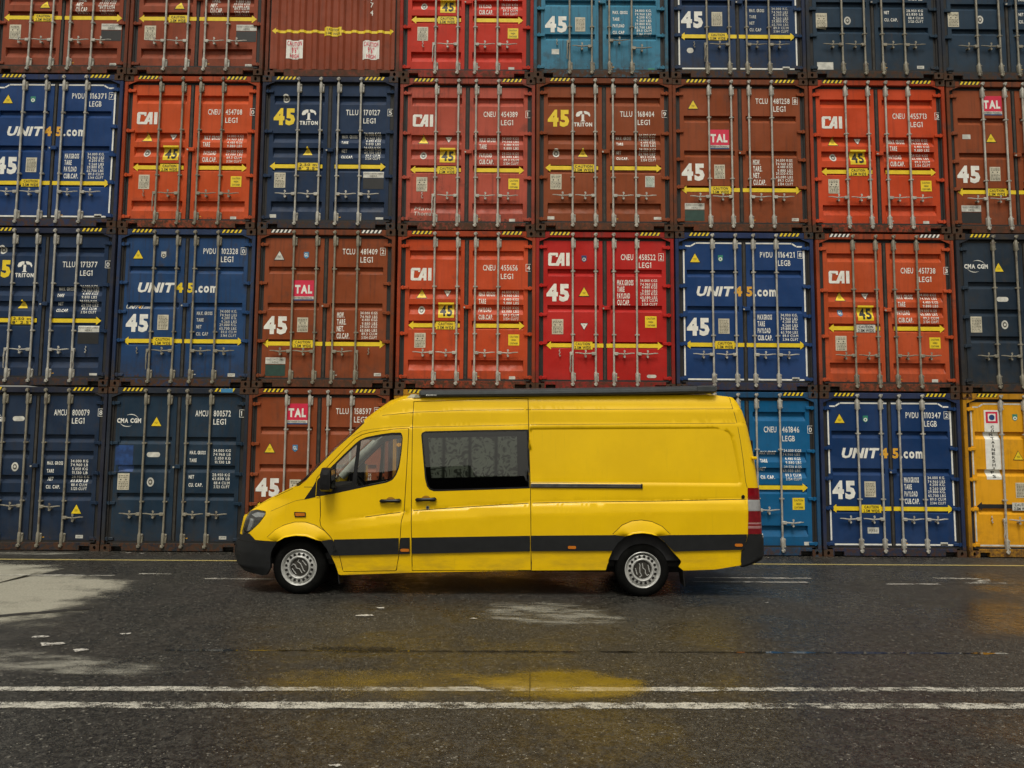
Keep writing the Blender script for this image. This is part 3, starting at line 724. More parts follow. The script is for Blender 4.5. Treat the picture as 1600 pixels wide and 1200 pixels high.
spec.append((7.99, 2, P('slate_c', (.017, .031, .050), .8, .5), 'dark slate container at the right end of the third row, above the yellow one', 'C', set_cma('800127', '4', True, [cma(Wt), warn(.31, .215), sticker(.285, .40, .37, .43, -1, oval=True), plate(.09, .525, .17, .625, kind=1), seal(.335, .575)]), dict(rods='grimy')))
# row 3 (on the ground)
spec.append((-9.73, 3, P('dnavy_a', (.012, .028, .062), .6, .6), 'dark navy container numbered 800079 at the left end of the bottom row', 'D', set_cma('800079', '8', False, [cma(Wt, .09, .19, .27, .217), sticker(.325, .185, .41, .215, -1, oval=True), seal(.362, .495), warn(.815, .752, 1)]), dict(rods='grimy', hand_v=(.73, .73, .735, .80))))
spec.append((-7.20, 3, P('dslate_a', (.013, .034, .062), .7, .5), 'dark slate container numbered 800572 with a bright blue repainted patch', 'C', set_cma('800572', '1', True, [cma(Wt), warn(.343, .215), sticker(.285, .40, .38, .43, -1, oval=True), plate(.087, .53, .170, .63), seal(.32, .582), ('repainted_patch', -1, MB().rect(xu(.062), zv(.52), xu(.188), zv(.358), -.002, M['repaint']))]), dict(rods='grimy', tape=(.80, .885))))
spec.append((-4.70, 3, P('brown_h', C_BRN, .4, .45), 'brown container numbered 158597 behind the bonnet of the yellow van', 'B', set_tal('TLLU', '158597', '7', .095, (.155, .372), [badge(.335, .37, 'blue_sign', 'white', 'GL')], placard_=False), {}))
def set_cs(): 
    pm = MB(); a, b = .155, .263; pm.rect(xu(a), zv(.53), xu(b), zv(.105), -.003, M['white'])
    pm.rect(xu(a+.012), zv(.185), xu(b-.012), zv(.115), -.005, M['red_sign']); pm.rect(xu(a+.027), zv(.173), xu(b-.027), zv(.127), -.007, M['white']); pm.disc(xu((a+b)/2), zv(.15), .05, -.009, M['repaint'])
    for i, c in enumerate('CONTAINERSHIPS'): text(pm, c, xu(.198 if c != 'I' else .205), zv(.20+.0232*i+.017), xu(.222 if c != 'I' else .213), zv(.20+.0232*i), -.006, M['black'], .02)
    return [('company_sign', -1, pm), badge(.375, .15, 'green_sign', 'white'), warn(.385, .385, frame=False, size=.056), plate(.355, .548, .43, .64, kind=1), arrow(M['black'], .692, .075, .489, .511, .93, 'w', pu=(.325, .46)), *frameline(Ow), code(M['black'], 'CSTU', '450118', '2', 'LEGB', 'hi')]
spec.append((-2.12, 3, P('yellow_a', C_YEL, .4, .4), 'yellow container mostly hidden behind the van, its corner showing above the windscreen', 'B', set_cs(), {}))
spec.append((.39, 3, P('brown_i', C_BRN, .4, .4), 'brown container in the bottom row hidden behind the middle of the van', 'B', set_tal('TCLU', '481777', '5', .095, (.155, .372), [], placard_=False), {}))
m = [code(Wt, 'CNEU', '461846', '0', 'LEGB', 'lo', cu=(.938, .960)), weights(Wt, ['MAX GROSS', 'TARE', 'NET', 'CU. CAP.'], (.375, .425, .475, .525), VAL, big=False), arrow(Yl, .588, .083, .455, .545, .921), hicon(.81, .65, .895, .722), sticker(.885, .915, .94, .935, 1), cai(Wt), warn(.176, .40), number45(.298, .457, .412, .553, M['black'], Yl)]
spec.append((2.92, 3, P('azure', C_AZUR, .25, .2), 'bright azure blue container numbered 461846 behind the tail of the van', 'A', m, dict(hand_v=(.725, .725, .725, .80), cast='cast_azure')))
spec.append((5.46, 3, P('blue_c', (.009, .040, .135), .25, .25), 'deep blue container numbered 110347 with white border, right of the van', 'B', set_unit('110347', '2', 'LEGB', 'orange', ('green_sign', 'white'), extra=[sticker(.32, .825, .40, .862, -1, txt='MJKB-8')]), {}))
spec.append((8.0, 3, P('yellow_b', C_YEL, .3, .3), 'yellow container at the right end of the bottom row with a tall white sign', 'B', set_cs(), dict(hand=('down', 'shut', 'shut', 'shut'), cast='cast_yellow')))

for i, (x, row, mat, label, corr, marks, kw) in enumerate(spec):
    if (row == 0 and not kw.get('rear')) or x > 7.9 or (row == 3 and -3 < x < 2): marks = [m for m in marks if not (isinstance(m, tuple) and m[0] == 'container_number')]
    container(x, Z[row], WY+random.Random(i*7+1).uniform(-.02, .06), 'c', mat, label, corr, marks, **kw)
#%%GROUND
# ================================================================== ground
def asphalt():
    n = N('wet_asphalt'); g = n.n('ShaderNodeNewGeometry').outputs['Position']
    fine = n.n('ShaderNodeTexVoronoi'); fine.inputs['Scale'].default_value = 85; n.l(g, fine.inputs['Vector'])
    col = n.mix(n.ramp(n.noise(g, 1.1, 5), .3, .7), (.0085, .0086, .0080), (.0165, .016, .0140)); col = n.mix(n.mul(n.ramp(n.noise(g, .35, 6, .7), .48, .66), .5), col, (.032, .028, .022))
    spk = n.n('ShaderNodeSeparateColor'); n.l(fine.outputs['Color'], spk.inputs[0])
    stone = n.ramp(spk.outputs[0], .35, 1.0)
    col = n.mix(n.mul(stone, .7), col, (.075, .07, .058))
    mid = n.n('ShaderNodeTexVoronoi'); mid.inputs['Scale'].default_value = 30; n.l(g, mid.inputs['Vector'])
    mc = n.n('ShaderNodeSeparateColor'); n.l(mid.outputs['Color'], mc.inputs[0])
    col = n.mix(n.mul(n.ramp(mc.outputs[0], .45, 1.0), .28), col, (.10, .095, .082)); col = n.mix(n.mul(n.ramp(mc.outputs[1], .6, 1.0), .4), col, (.006, .006, .006))
    msp = n.mul(n.ramp(mc.outputs[2], .965, .975), n.ramp(mid.outputs['Distance'], .40, .22)); col = n.mix(n.mul(msp, .22), col, (.60, .57, .48))
    pale = n.mul(n.ramp(spk.outputs[1], .955, .975), n.ramp(fine.outputs['Distance'], .42, .25))
    col = n.mix(n.mul(pale, .6), col, (.55, .52, .44))
    gr = n.noise(g, 210, 2); col = n.mix(n.mul(n.ramp(gr, .58, .75), .4), col, (.15, .14, .12))
    wet = n.ramp(n.noise(g, .55, 4, .6), .36, .62)
    wet2 = n.ramp(n.noise(g, 9, 4, .6), .30, .72)
    wv = n.mul(wet, n.mul(wet2, .5, 'ADD'), clamp=True)
    n.set(Base_Color=col, Roughness=n.ramp(wv, 0, 1, .52, .25))
    n.p.inputs['Specular IOR Level'].default_value = .45
    h = n.mul(n.mul(fine.outputs['Distance'], -1.), n.mul(gr, .5), 'ADD')
    b = n.n('ShaderNodeBump'); b.inputs['Distance'].default_value = .006; n.l(n.ramp(wv, 0, 1, .75, .30), b.inputs['Strength']); n.l(h, b.inputs['Height']); n.l(b.outputs[0], n.p.inputs['Normal'])
    return n.m
mb = MB(); S = 900
mb.add([(-S, -S, 0), (S, -S, 0), (S, S, 0), (-S, S, 0)], [(0, 1, 2, 3)], asphalt())
tag(mb.build('ground'), kind='structure')

def alpha_mat(name, col, rough, thr, soft, scale, sc=(1, 1, 1), fine=0., spec=.5, mirror=False, amax=1., col2=None):
    """surface that breaks up at its edges: attribute 'fade' runs 0 at the rim to 1 inside"""
    n = N(name); g = n.n('ShaderNodeNewGeometry').outputs['Position']
    at = n.n('ShaderNodeAttribute', attribute_name='fade').outputs['Fac']
    nz = n.noise(g, scale, 6, .65, sc=sc)
    a = n.mul(at, n.mul(n.mul(nz, .5, 'SUBTRACT'), 2.9 if 'thin' in name else 1.7), 'ADD')
    if fine: a = n.mul(a, n.mul(n.mul(n.noise(g, 150, 2), .5, 'SUBTRACT'), fine), 'ADD')
    if name == 'worn_road_paint': a = n.mul(a, n.mul(n.ramp(n.noise(g, 1.3, 5, .7), .42, .68), -.42), 'ADD')
    a = n.ramp(a, thr-soft, thr+soft, 0, amax)
    if mirror:
        n.t.nodes.remove(n.p); fr = n.n('ShaderNodeFresnel'); fr.inputs[0].default_value = 1.5
        gl = n.n('ShaderNodeBsdfGlossy'); gl.inputs['Roughness'].default_value = rough; tr0 = n.n('ShaderNodeBsdfTransparent'); tr0.inputs[0].default_value = (.62, .60, .55, 1)
        m0 = n.n('ShaderNodeMixShader'); n.l(n.mul(fr.outputs[0], .55, clamp=True), m0.inputs[0]); n.l(tr0.outputs[0], m0.inputs[1]); n.l(gl.outputs[0], m0.inputs[2]); src = m0.outputs[0]
        b = n.n('ShaderNodeBump'); b.inputs['Distance'].default_value = .001; b.inputs['Strength'].default_value = .12; n.l(n.noise(g, 12, 2), b.inputs['Height']); n.l(b.outputs[0], gl.inputs['Normal'])
    else:
        c = n.mix(n.ramp(n.noise(g, 40, 4), .3, .7), tuple(x*.72 for x in col), col)
        c = n.mix(n.mul(n.ramp(n.noise(g, 230, 2), .5, .7), .4), c, col2 or tuple(x*.4 for x in col))
        n.set(Base_Color=c, Roughness=rough); src = n.p.outputs[0]; n.p.inputs['Specular IOR Level'].default_value = spec
        n.bump(n.noise(g, 180, 3), .5, .004)
    tr = n.n('ShaderNodeBsdfTransparent'); mx = n.n('ShaderNodeMixShader')
    n.l(a, mx.inputs[0]); n.l(tr.outputs[0], mx.inputs[1]); n.l(src, mx.inputs[2]); n.l(mx.outputs[0], n.out.inputs[0])
    return n.m
def patch(name, pts, z, mat, label=None, rim=.25):
    """irregular flat patch: rings shrinking to the centre carry the fade attribute"""
    P_ = [Vector(p) for p in pts]; c = sum(P_, Vector((0, 0)))/len(P_)
    Q = []
    for i in range(len(P_)):
        a, b, cc, d = P_[i-1], P_[i], P_[(i+1) % len(P_)], P_[(i+2) % len(P_)]
        for k in range(4):
            t = k/4; Q.append(.5*((2*b)+(-a+cc)*t+(2*a-5*b+4*cc-d)*t*t+(-a+3*b-3*cc+d)*t**3))
    n = len(Q); vs = []; fd = []
    for k, r in enumerate((1.12, 1.0, .86, .7, .45)):
        for q in Q: v = c+(q-c)*r; vs.append((v.x, v.y, z)); fd.append((0, .3, .62, .9, 1.)[k])
    vs.append((c.x, c.y, z)); fd.append(1.); fs = []
    for k in range(4):
        for i in range(n): j = (i+1) % n; fs.append((k*n+i, k*n+j, (k+1)*n+j, (k+1)*n+i))
    for i in range(n): fs.append((4*n+i, 4*n+(i+1) % n, 5*n))
    mb = MB(); mb.add(vs, fs, mat); o = mb.build(name); a = o.data.attributes.new('fade', 'FLOAT', 'POINT')
    a.data.foreach_set('value', fd); tag(o, kind='structure'); return o
def strip(name, p0, p1, wd, z, mat, n=60, wob=.0):
    """painted line on the ground, fading at its long edges"""
    a, b = Vector(p0), Vector(p1); d = (b-a); nrm = Vector((-d.y, d.x)).normalized(); vs = []; fd = []; rnd = random.Random(wd)
    for i in range(n+1):
        t = i/n; c = a+d*t; ww = wd*(1+rnd.uniform(-wob, wob))
        for s, f in ((-.56, .15), (-.36, 1), (.36, 1), (.56, .15)):
            q = c+nrm*ww*s; vs.append((q.x, q.y, z)); fd.append(f if 0 < i < n else .2)
    fs = [(i*4+k+4, i*4+k+5, i*4+k+1, i*4+k)[::-1] for i in range(n) for k in range(3)]
    fs = [tuple(f) for f in fs]
    mb = MB(); mb.add(vs, fs, mat); o = mb.build(name); at = o.data.attributes.new('fade', 'FLOAT', 'POINT')
    at.data.foreach_set('value', fd); tag(o, kind='structure'); return o
paintw = alpha_mat('worn_road_paint', (.62, .60, .52), .5, .86, .10, 9, (1, 1.8, 1), 2.0)
painty = alpha_mat('worn_yellow_paint', (.52, .42, .15), .5, .42, .12, 5, (1, 2, 1), .8)
faint = alpha_mat('very_worn_road_paint', (.50, .48, .43), .5, .95, .10, 4, (1, 5, 1), 1.2)
strip('road_marking', (-9, 5.915-.0215*9), (9, 5.915+.0215*9), .115, .004, paintw, 120, .2)
strip('road_marking', (-9, 5.55-.019*9), (9, 5.55+.019*9), .15, .004, paintw, 120, .2)
strip('yellow_line', (-12, 12.15), (12, 12.33), .085, .004, painty, 80, .1)
strip('road_marking', (-4.35, 10.58), (-3.0, 10.58), .10, .004, painty and paintw, 20, .1)
for a, b, y in ((-8.2, -5.6, 10.72), (-5.4, -4.9, 10.9), (2.5, 4.2, 10.62), (2.6, 4.4, 10.95), (5.2, 6.0, 10.55)): strip('road_marking', (a, y), (b, y+.02), .10, .008 if a < -5 else .004, faint if a > -5 else paintw, 30, .5)
def quads(name, polys, z, mat):
    mb = MB(); fd = []
    for p in polys:
        c = sum((Vector(q) for q in p), Vector((0, 0)))/len(p)
        mb.add([(x, y, z) for x, y in p]+[(c.x, c.y, z)], [(i, (i+1) % len(p), len(p)) for i in range(len(p))], mat); fd += [.75]*len(p)+[1.]
    o = mb.build(name); at = o.data.attributes.new('fade', 'FLOAT', 'POINT'); at.data.foreach_set('value', fd); tag(o, kind='structure')
quads('road_marking', [[(6.08, 11.02), (6.75, 10.98), (6.9, 11.06), (6.2, 11.12)], [(6.6, 10.78), (6.75, 10.98), (6.95, 11.0), (6.85, 10.80)], [(6.35, 10.66), (7.05, 10.60), (7.1, 10.70), (6.6, 10.78)]], .004, paintw)
dust = alpha_mat('pale_dry_dust', (.40, .385, .31), .85, .62, .22, 1.6, (1, 1.5, 1), 1.3, .2, amax=.92, col2=(.14, .13, .11))
dust_refl = alpha_mat('thin_dust_and_reflection', (.40, .39, .33), .85, 1.02, .42, 2.0, (1, 3.0, 1), 1.9, .2, amax=.7, col2=(.10, .09, .08))
patch('dust_and_reflection_patch', [(-11.5, 12.0), (-8.2, 11.95), (-7.15, 11.75), (-6.7, 11.3), (-6.9, 10.85), (-6.0, 10.75), (-5.35, 10.55), (-4.95, 9.95), (-4.9, 9.3), (-4.85, 8.75), (-4.8, 8.25), (-4.75, 7.9), (-5.4, 7.75), (-7, 7.7), (-10, 7.2), (-12, 10)], .004, dust)
patch('dust_and_reflection_patch', [(-6.2, 7.0), (-4.7, 6.95), (-3.9, 6.78), (-3.1, 6.6), (-2.55, 6.35), (-2.9, 6.15), (-3.9, 6.2), (-5, 6.3), (-6, 6.4)], .005, dust_refl)
patch('dust_and_reflection_patch', [(-.55, 8.75), (.2, 9.35), (.9, 9.0), (1.35, 8.35), (1.1, 7.9), (.3, 7.95), (-.35, 8.3)], .005, dust_refl)
patch('dust_and_reflection_patch', [(-9.0, 12.9), (-8.0, 13.0), (-7.2, 12.95), (-7.6, 12.7), (-8.6, 12.65)], .006, dust_refl)  # pale patch painting a small white reflection at the stack's foot
strip('wet_tyre_track', (-6.4, 7.75), (-4.75, 8.65), .13, .007, alpha_mat('wet_track', (.03, .028, .024), .5, .6, .3, 5, (1, 1, 1), 1.2), 30, .3)
water = alpha_mat('puddle_water', (.1, .1, .1), .04, .66, .40, 2.6, (1, 2, 1), 1.7, mirror=True, amax=.76)
damp = alpha_mat('damp_film', (.1, .1, .1), .20, 1.05, .40, 1.7, (1, 1.5, 1), 2.6, mirror=True, amax=.8)
patch('puddle', [(-.25, 6.15), (.1, 6.42), (.55, 6.44), (.95, 6.25), (1.12, 6.0), (.95, 5.72), (.55, 5.62), (.1, 5.68), (-.2, 5.85)], .009, water)
patch('puddle', [(-1.9, 7.05), (-1.5, 7.10), (-1.0, 7.07), (-1.1, 6.96), (-1.4, 6.88), (-1.7, 6.95)], .009, water)
patch('damp_patch', [(-2.1, 6.3), (-1.4, 6.45), (-.6, 6.4), (0, 6.3), (0, 5.7), (-.8, 5.55), (-1.6, 5.6), (-2.1, 5.9)], .007, damp)
patch('damp_patch', [(4.6, 9.6), (6.5, 9.9), (7.0, 8.6), (6.2, 7.0), (5.2, 6.9), (4.9, 8.1)], .007, damp)
strip('ground_joint', (-3.2, 6.93), (4.6, 7.03), .05, .005, alpha_mat('wet_ground_joint', (.1, .1, .1), .06, .55, .2, 3, (1, 6, 1), .7, mirror=True), 90, .9)
# scraps of old paint stuck on the asphalt
gs = []; rg = random.Random(11)
for k in range(420):
    x = rg.uniform(-9.6, 10.4); y = 13.12-abs(rg.gauss(0, .10)); l = rg.uniform(.008, .035)
    gs.append([(x+l*math.cos(2*math.pi*j/5)*rg.uniform(.6, 1.1), y+l*math.sin(2*math.pi*j/5)*rg.uniform(.4, 1)) for j in range(5)])
mb = MB(); gm = plain('swept_grit', (.07, .06, .045), .9, var=.5)
for p in gs:
    h = rg.uniform(.004, .014); mb.add([(a, b, .002) for a, b in p]+[(sum(a for a, b in p)/5, sum(b for a, b in p)/5, h)], [(j, (j+1) % 5, 5) for j in range(5)], gm)
tag(mb.build('grit'), 'dark grit and dirt swept along the foot of the container stack', 'grit', kind='stuff')
frag = []
rnd = random.Random(3)
for (x, y, l) in ((-1.52, 8.75, .16), (-1.62, 8.35, .22), (-.42, 8.25, .10), (-4.55, 7.35, .18), (-4.3, 7.1, .25), (-3.8, 7.5, .14), (-3.9, 6.9, .2), (-1.02, 4.5, .09), (5.35, 7.02, .14), (-4.9, 7.05, .3), (-6.6, 12.95, .12), (-6.35, 12.9, .1), (3.1, 9.2, .07), (-8.6, 12.85, .08), (-5.9, 12.98, .07), (-5.2, 12.9, .05), (6.2, 12.9, .06), (4.4, 12.95, .05), (7.3, 12.8, .07)):
    n_ = 7; frag.append([(x+l*.5*math.cos(2*math.pi*k/n_)*rnd.uniform(.5, 1.2), y+l*.30*math.sin(2*math.pi*k/n_)*rnd.uniform(.4, 1.2)) for k in range(n_)])
quads('paint_scraps', frag, .010, alpha_mat('old_paint_scraps', (.6, .58, .52), .5, .75, .1, 20, (1, 1, 1), .6))

# long shed behind the camera, seen only as a reflection in the windows
def shed():
    root = bpy.data.objects.new('warehouse', None); COL.objects.link(root); root.location = (0, -55, 0)
    tag(root, 'long dark warehouse behind the camera, seen reflected in the van windows', 'warehouse')
    dk = plain('dark_cladding', (.03, .032, .034), .7); rf = plain('grey_roof', (.06, .06, .06), .7)
    mb = MB(); mb.box((-60, -20, 0), (60, 0, 6.85), dk)
    for k in range(100): x = -60+k*1.2; mb.box((x, 0, .3), (x+.5, .06, 6.8), dk)
    mb.build('wall', root)
    mb = MB(); mb.add([(-60.5, .5, 6.85), (60.5, .5, 6.85), (60.5, -10, 7.2), (-60.5, -10, 7.2), (60.5, -20.5, 6.85), (-60.5, -20.5, 6.85)], [(0, 1, 2, 3), (3, 2, 4, 5)], rf)
    mb.box((-60, -14, 6.95), (-4.3, -.2, 8.3), rf); mb.build('roof', root)
    for x in (-45, -22, 4, 30):
        mb = MB(); mb.box((x, .07, 0), (x+5, .12, 4.6), plain('shutter_door', (.12, .12, .11), .6)); mb.build('door', root)
shed()
#%%VAN
# ================================================================== the van
# van space: x to the rear from the front axle, y=0 centre line (near side negative), z up
VX, VY = -2.688, 10.45
van = bpy.data.objects.new('panel_van', None); COL.objects.link(van); van.location = (VX, VY, 0)
tag(van, 'yellow high roof panel van with black side strip parked in front of the container stack', 'van')
def vpaint():
    n = N('van_yellow_paint'); g = n.n('ShaderNodeNewGeometry').outputs['Position']
    oz = n.n('ShaderNodeSeparateXYZ'); n.l(g, oz.inputs[0])
    col = n.mix(n.ramp(n.noise(g, 1.6, 4), .3, .7), (.76, .475, .0002), (.83, .525, .0003))
    d = n.mul(n.ramp(oz.outputs[2], .75, .28), n.ramp(n.noise(g, 1, 5, .65, sc=(2.5, 2.5, 8)), .35, .75)); col = n.mix(n.mul(d, .45), col, (.20, .12, .03))
    sp = n.ramp(n.noise(g, 38, 3), .70, .76); col = n.mix(n.mul(sp, n.mul(n.ramp(oz.outputs[2], 1.2, .3), .5)), col, (.12, .08, .03))
    st = n.ramp(n.noise(g, 1, 4, .6, sc=(22, 22, 1.2)), .58, .8); col = n.mix(n.mul(st, .12), col, (.3, .18, .03))
    n.set(Base_Color=col, Roughness=n.ramp(n.noise(g, 3, 4), .3, .7, .34, .46)); n.p.inputs['Coat Weight'].default_value = .16; n.p.inputs['Coat Roughness'].default_value = .10
    n.p.inputs['Specular IOR Level'].default_value = .22
    n.bump(n.noise(g, 1.7, 2), .25, .02); return n.m
V = {'y': vpaint(), 'clad': plain('black_plastic_cladding', (.011, .012, .013), .5, var=.3, bump=.001, spec=.35), 'blk': plain('satin_black_trim', (.007, .007, .008), .35, var=.1, spec=.35),
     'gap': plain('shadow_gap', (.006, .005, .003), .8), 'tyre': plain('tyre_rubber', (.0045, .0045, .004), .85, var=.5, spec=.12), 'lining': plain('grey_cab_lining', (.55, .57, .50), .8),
     'seat': plain('dark_seat_fabric', (.02, .02, .022), .9), 'steel': plain('painted_wheel_steel', (.56, .56, .53), .35, .2, var=.25), 'dsteel': plain('dark_hub_steel', (.06, .055, .045), .5, .3, var=.5),
     'chrome': plain('bright_metal', (.55, .55, .53), .18, .9), 'amber': plain('amber_lens', (.55, .16, .01), .2, var=.1), 'red': plain('red_lens', (.22, .004, .010), .12, var=.3), 'clear': plain('clear_lens', (.26, .26, .26), .12, var=.2),
     'rail': plain('rail_aluminium', (.22, .22, .20), .4, .4, var=.4), 'reflector': plain('lamp_reflector_silver', (.85, .86, .86), .3, .0, var=.15), 'under': plain('underbody', (.012, .011, .010), .8), 'glass': glass('window_glass', (.93, .96, .93)), 'wglass': glass('windscreen_glass', (.93, .96, .93)), 'tint': glass('tinted_glass', (.50, .53, .50)), 'lampglass': glass('lamp_glass', (.93, .95, .95))}
I = lambda x, a, b: float(np.interp(x, a, b))
XFz = ([.25, .35, .52, .60, .70, .83, .94, 1.04, 1.2, 3], [-.80, -.905, -.93, -.92, -.895, -.875, -.853, -.79, -.66, -.66])
XRz = ([.2, .39, .45, .50, .75, .79, 1.38, 1.49, 1.73, 1.92, 2.2, 2.38, 2.49, 2.54, 2.566, 2.7], [5.6, 5.62, 5.79, 5.868, 5.865, 5.852, 5.838, 5.824, 5.80, 5.768, 5.716, 5.662, 5.607, 5.567, 5.50, 5.45])
def zsill(x): return I(x, [-.9, .543, 1.426, 2.93, 3.852, 4.83, 5.25, 5.56, 5.86], [.25, .251, .289, .328, .334, .34, .355, .40, .45])
def zcb(x): return I(x, [.417, 1.422, 2.92, 3.925, 4.721, 5.576, 5.87], [.495, .526, .569, .58, .580, .606, .612])
def zct(x): return I(x, [.424, 1.418, 2.919, 3.979, 4.671, 5.641, 5.87], [.693, .724, .759, .775, .781, .797, .80])
WX, WZ = [.40, .489, .827, 1.069, 1.318, 1.439, 2.198, 2.885, 3.299, 4.562, 5.657, 5.9], [.90, .916, .966, 1.0, 1.034, 1.05, 1.107, 1.152, 1.167, 1.192, 1.224, 1.228]
def zw(x): return I(x, WX, WZ)
G1X, G1Z = [1.0, 1.214, 1.412, 2.055, 2.881, 5.566, 5.9], [2.255, 2.301, 2.308, 2.339, 2.354, 2.383, 2.385]
G2X, G2Z = [1.0, 1.418, 2.881, 5.554, 5.9], [2.08, 2.115, 2.158, 2.197, 2.20]
def W0(x, z):
    a = min(1, max(0, (x-.42)/.75)); wst = zw(max(x, .4)); g1 = I(x, G1X, G1Z); g2 = I(x, G2X, G2Z); b = min(1, max(0, (x-.85)/.3))
    s = zsill(x)
    zz = [s-.1, s, zct(x), wst-.125, wst-.004, wst+.003, wst+.035, 1.45, g2-.012, g2+.004, g1-.01, g1+.004, 2.46, 2.53, 2.62, 2.75]
    full = [.955, .972, .984, .988, .9635, .9535, .9595, .951, .908, .903-.004*b, .889, .886-.006*b, .858, .825, .76, .6]
    soft = [.955, .972, .984, .984, .974, .9735, .972, .951, .908, .9035, .889, .8865, .858, .825, .76, .6]
    v = I(z, zz, full)*a+I(z, zz, soft)*(1-a)
    # recessed panel behind the sliding door
    if 2.9 < x < 5.7 and 1.38 < z < 2.2:
        xr = I(z, [1.43, 1.504, 1.885, 2.035, 2.099, 2.131], [5.575, 5.575, 5.516, 5.484, 5.434, 5.307]); d = min(xr-x, z-1.425, I(x, [2.89, 5.307, 5.434], [2.099, 2.131, 2.10])-z, x-2.6)
        v -= .009*min(1, max(0, (d+.006)/.012))
    return v
LN, YN, RR = .62, .50, .11
SA, SB, SM_, SR, SBk = .8, .5, 6.2, .19, .9      # U lengths of the five stretches
def PU(U, z):
    xf = I(z, *XFz); xs = xf+LN; xe = I(z, *XRz); xr = xe-RR
    if U < -SA: t = min(1, (-U-SA)/SB); return Vector((xf-.03*(1-(1-t)**2), -YN*(1-t), z))
    if U < 0: a = -U/SA*math.pi/2; w_ = W0(xs, z); return Vector((xs-LN*math.sin(a), -(YN+(w_-YN)*math.cos(a)), z))
    if U <= SM_: x = xs+(xr-xs)*U/SM_; return Vector((x, -W0(x, z), z))
    w_ = W0(xr, z)
    if U <= SM_+SR: a = (U-SM_)/SR*math.pi/2; return Vector((xr+RR*math.sin(a), -(w_-RR+RR*math.cos(a)), z))
    t = min(1, (U-SM_-SR)/SBk); return Vector((xe+.012*t, -(w_-RR)*(1-t), z))
def UX(x, z):
    xf = I(z, *XFz); xs = xf+LN; xe = I(z, *XRz); xr = xe-RR
    if x < xs: return -math.asin(min(1, (xs-x)/LN))/(math.pi/2)*SA
    if x <= xr: return (x-xs)/(xr-xs)*SM_
    return SM_+math.asin(min(1, (x-xr)/RR))/(math.pi/2)*SR
def NU(U, z, s=1):
    e = 2e-3; a = PU(U+e, z)-PU(U-e, z); b = PU(U, z+e)-PU(U, z-e); n = a.cross(b)
    n = n.normalized() if n.length > 1e-12 else Vector((0, -1, 0))
    return n
def dens(pts, step=.05, closed=True):
    o = []; n = len(pts)
    for i in range(n if closed else n-1):
        a, b = Vector(pts[i]), Vector(pts[(i+1) % n]); k = max(1, int((b-a).length/step))
        for j in range(k): o.append(a+(b-a)*j/k)
    if not closed: o.append(Vector(pts[-1]))
    return o
def area(p): return .5*sum(p[i-1].x*p[i].y-p[i].x*p[i-1].y for i in range(len(p)))
def inset(pts, d):
    p = [Vector(q) for q in pts]
    if area(p) < 0: p.reverse()
    o = []
    for i in range(len(p)):
        a = (p[i]-p[i-1]); b = (p[(i+1) % len(p)]-p[i])
        na = Vector((-a.y, a.x)).normalized(); nb = Vector((-b.y, b.x)).normalized(); m = na+nb
        if m.length < 1e-6: m = na
        m.normalize(); k = d/max(.35, m.dot(na)); o.append(p[i]+m*k)
    return o
def rnd_poly(pts, r, n=4):
    """round the corners of an outline"""
    p = [Vector(q) for q in pts]; o = []
    for i in range(len(p)):
        a, b, c = p[i-1], p[i], p[(i+1) % len(p)]; ra = min(r, (a-b).length*.45); rb = min(r, (c-b).length*.45)
        s = b+(a-b).normalized()*ra; e = b+(c-b).normalized()*rb
        for k in range(n+1): t = k/n; o.append(s*(1-t)**2+b*2*t*(1-t)+e*t*t)
    return o
def inpoly(P_, x, y):
    xs = P_[:, 0]; ys = P_[:, 1]; x2 = np.roll(xs, -1); y2 = np.roll(ys, -1)
    c = ((ys[:, None] > y) != (y2[:, None] > y)) & (x < (x2-xs)[:, None]*(y-ys[:, None])/((y2-ys)[:, None]+1e-12)+xs[:, None])
    return c.sum(0) % 2 == 1
def toUV(pts, step=.05):   # (x,z) outline -> (U,z), 3-tuples ('U',U,z) pass through
    return dens(UV(pts), step)
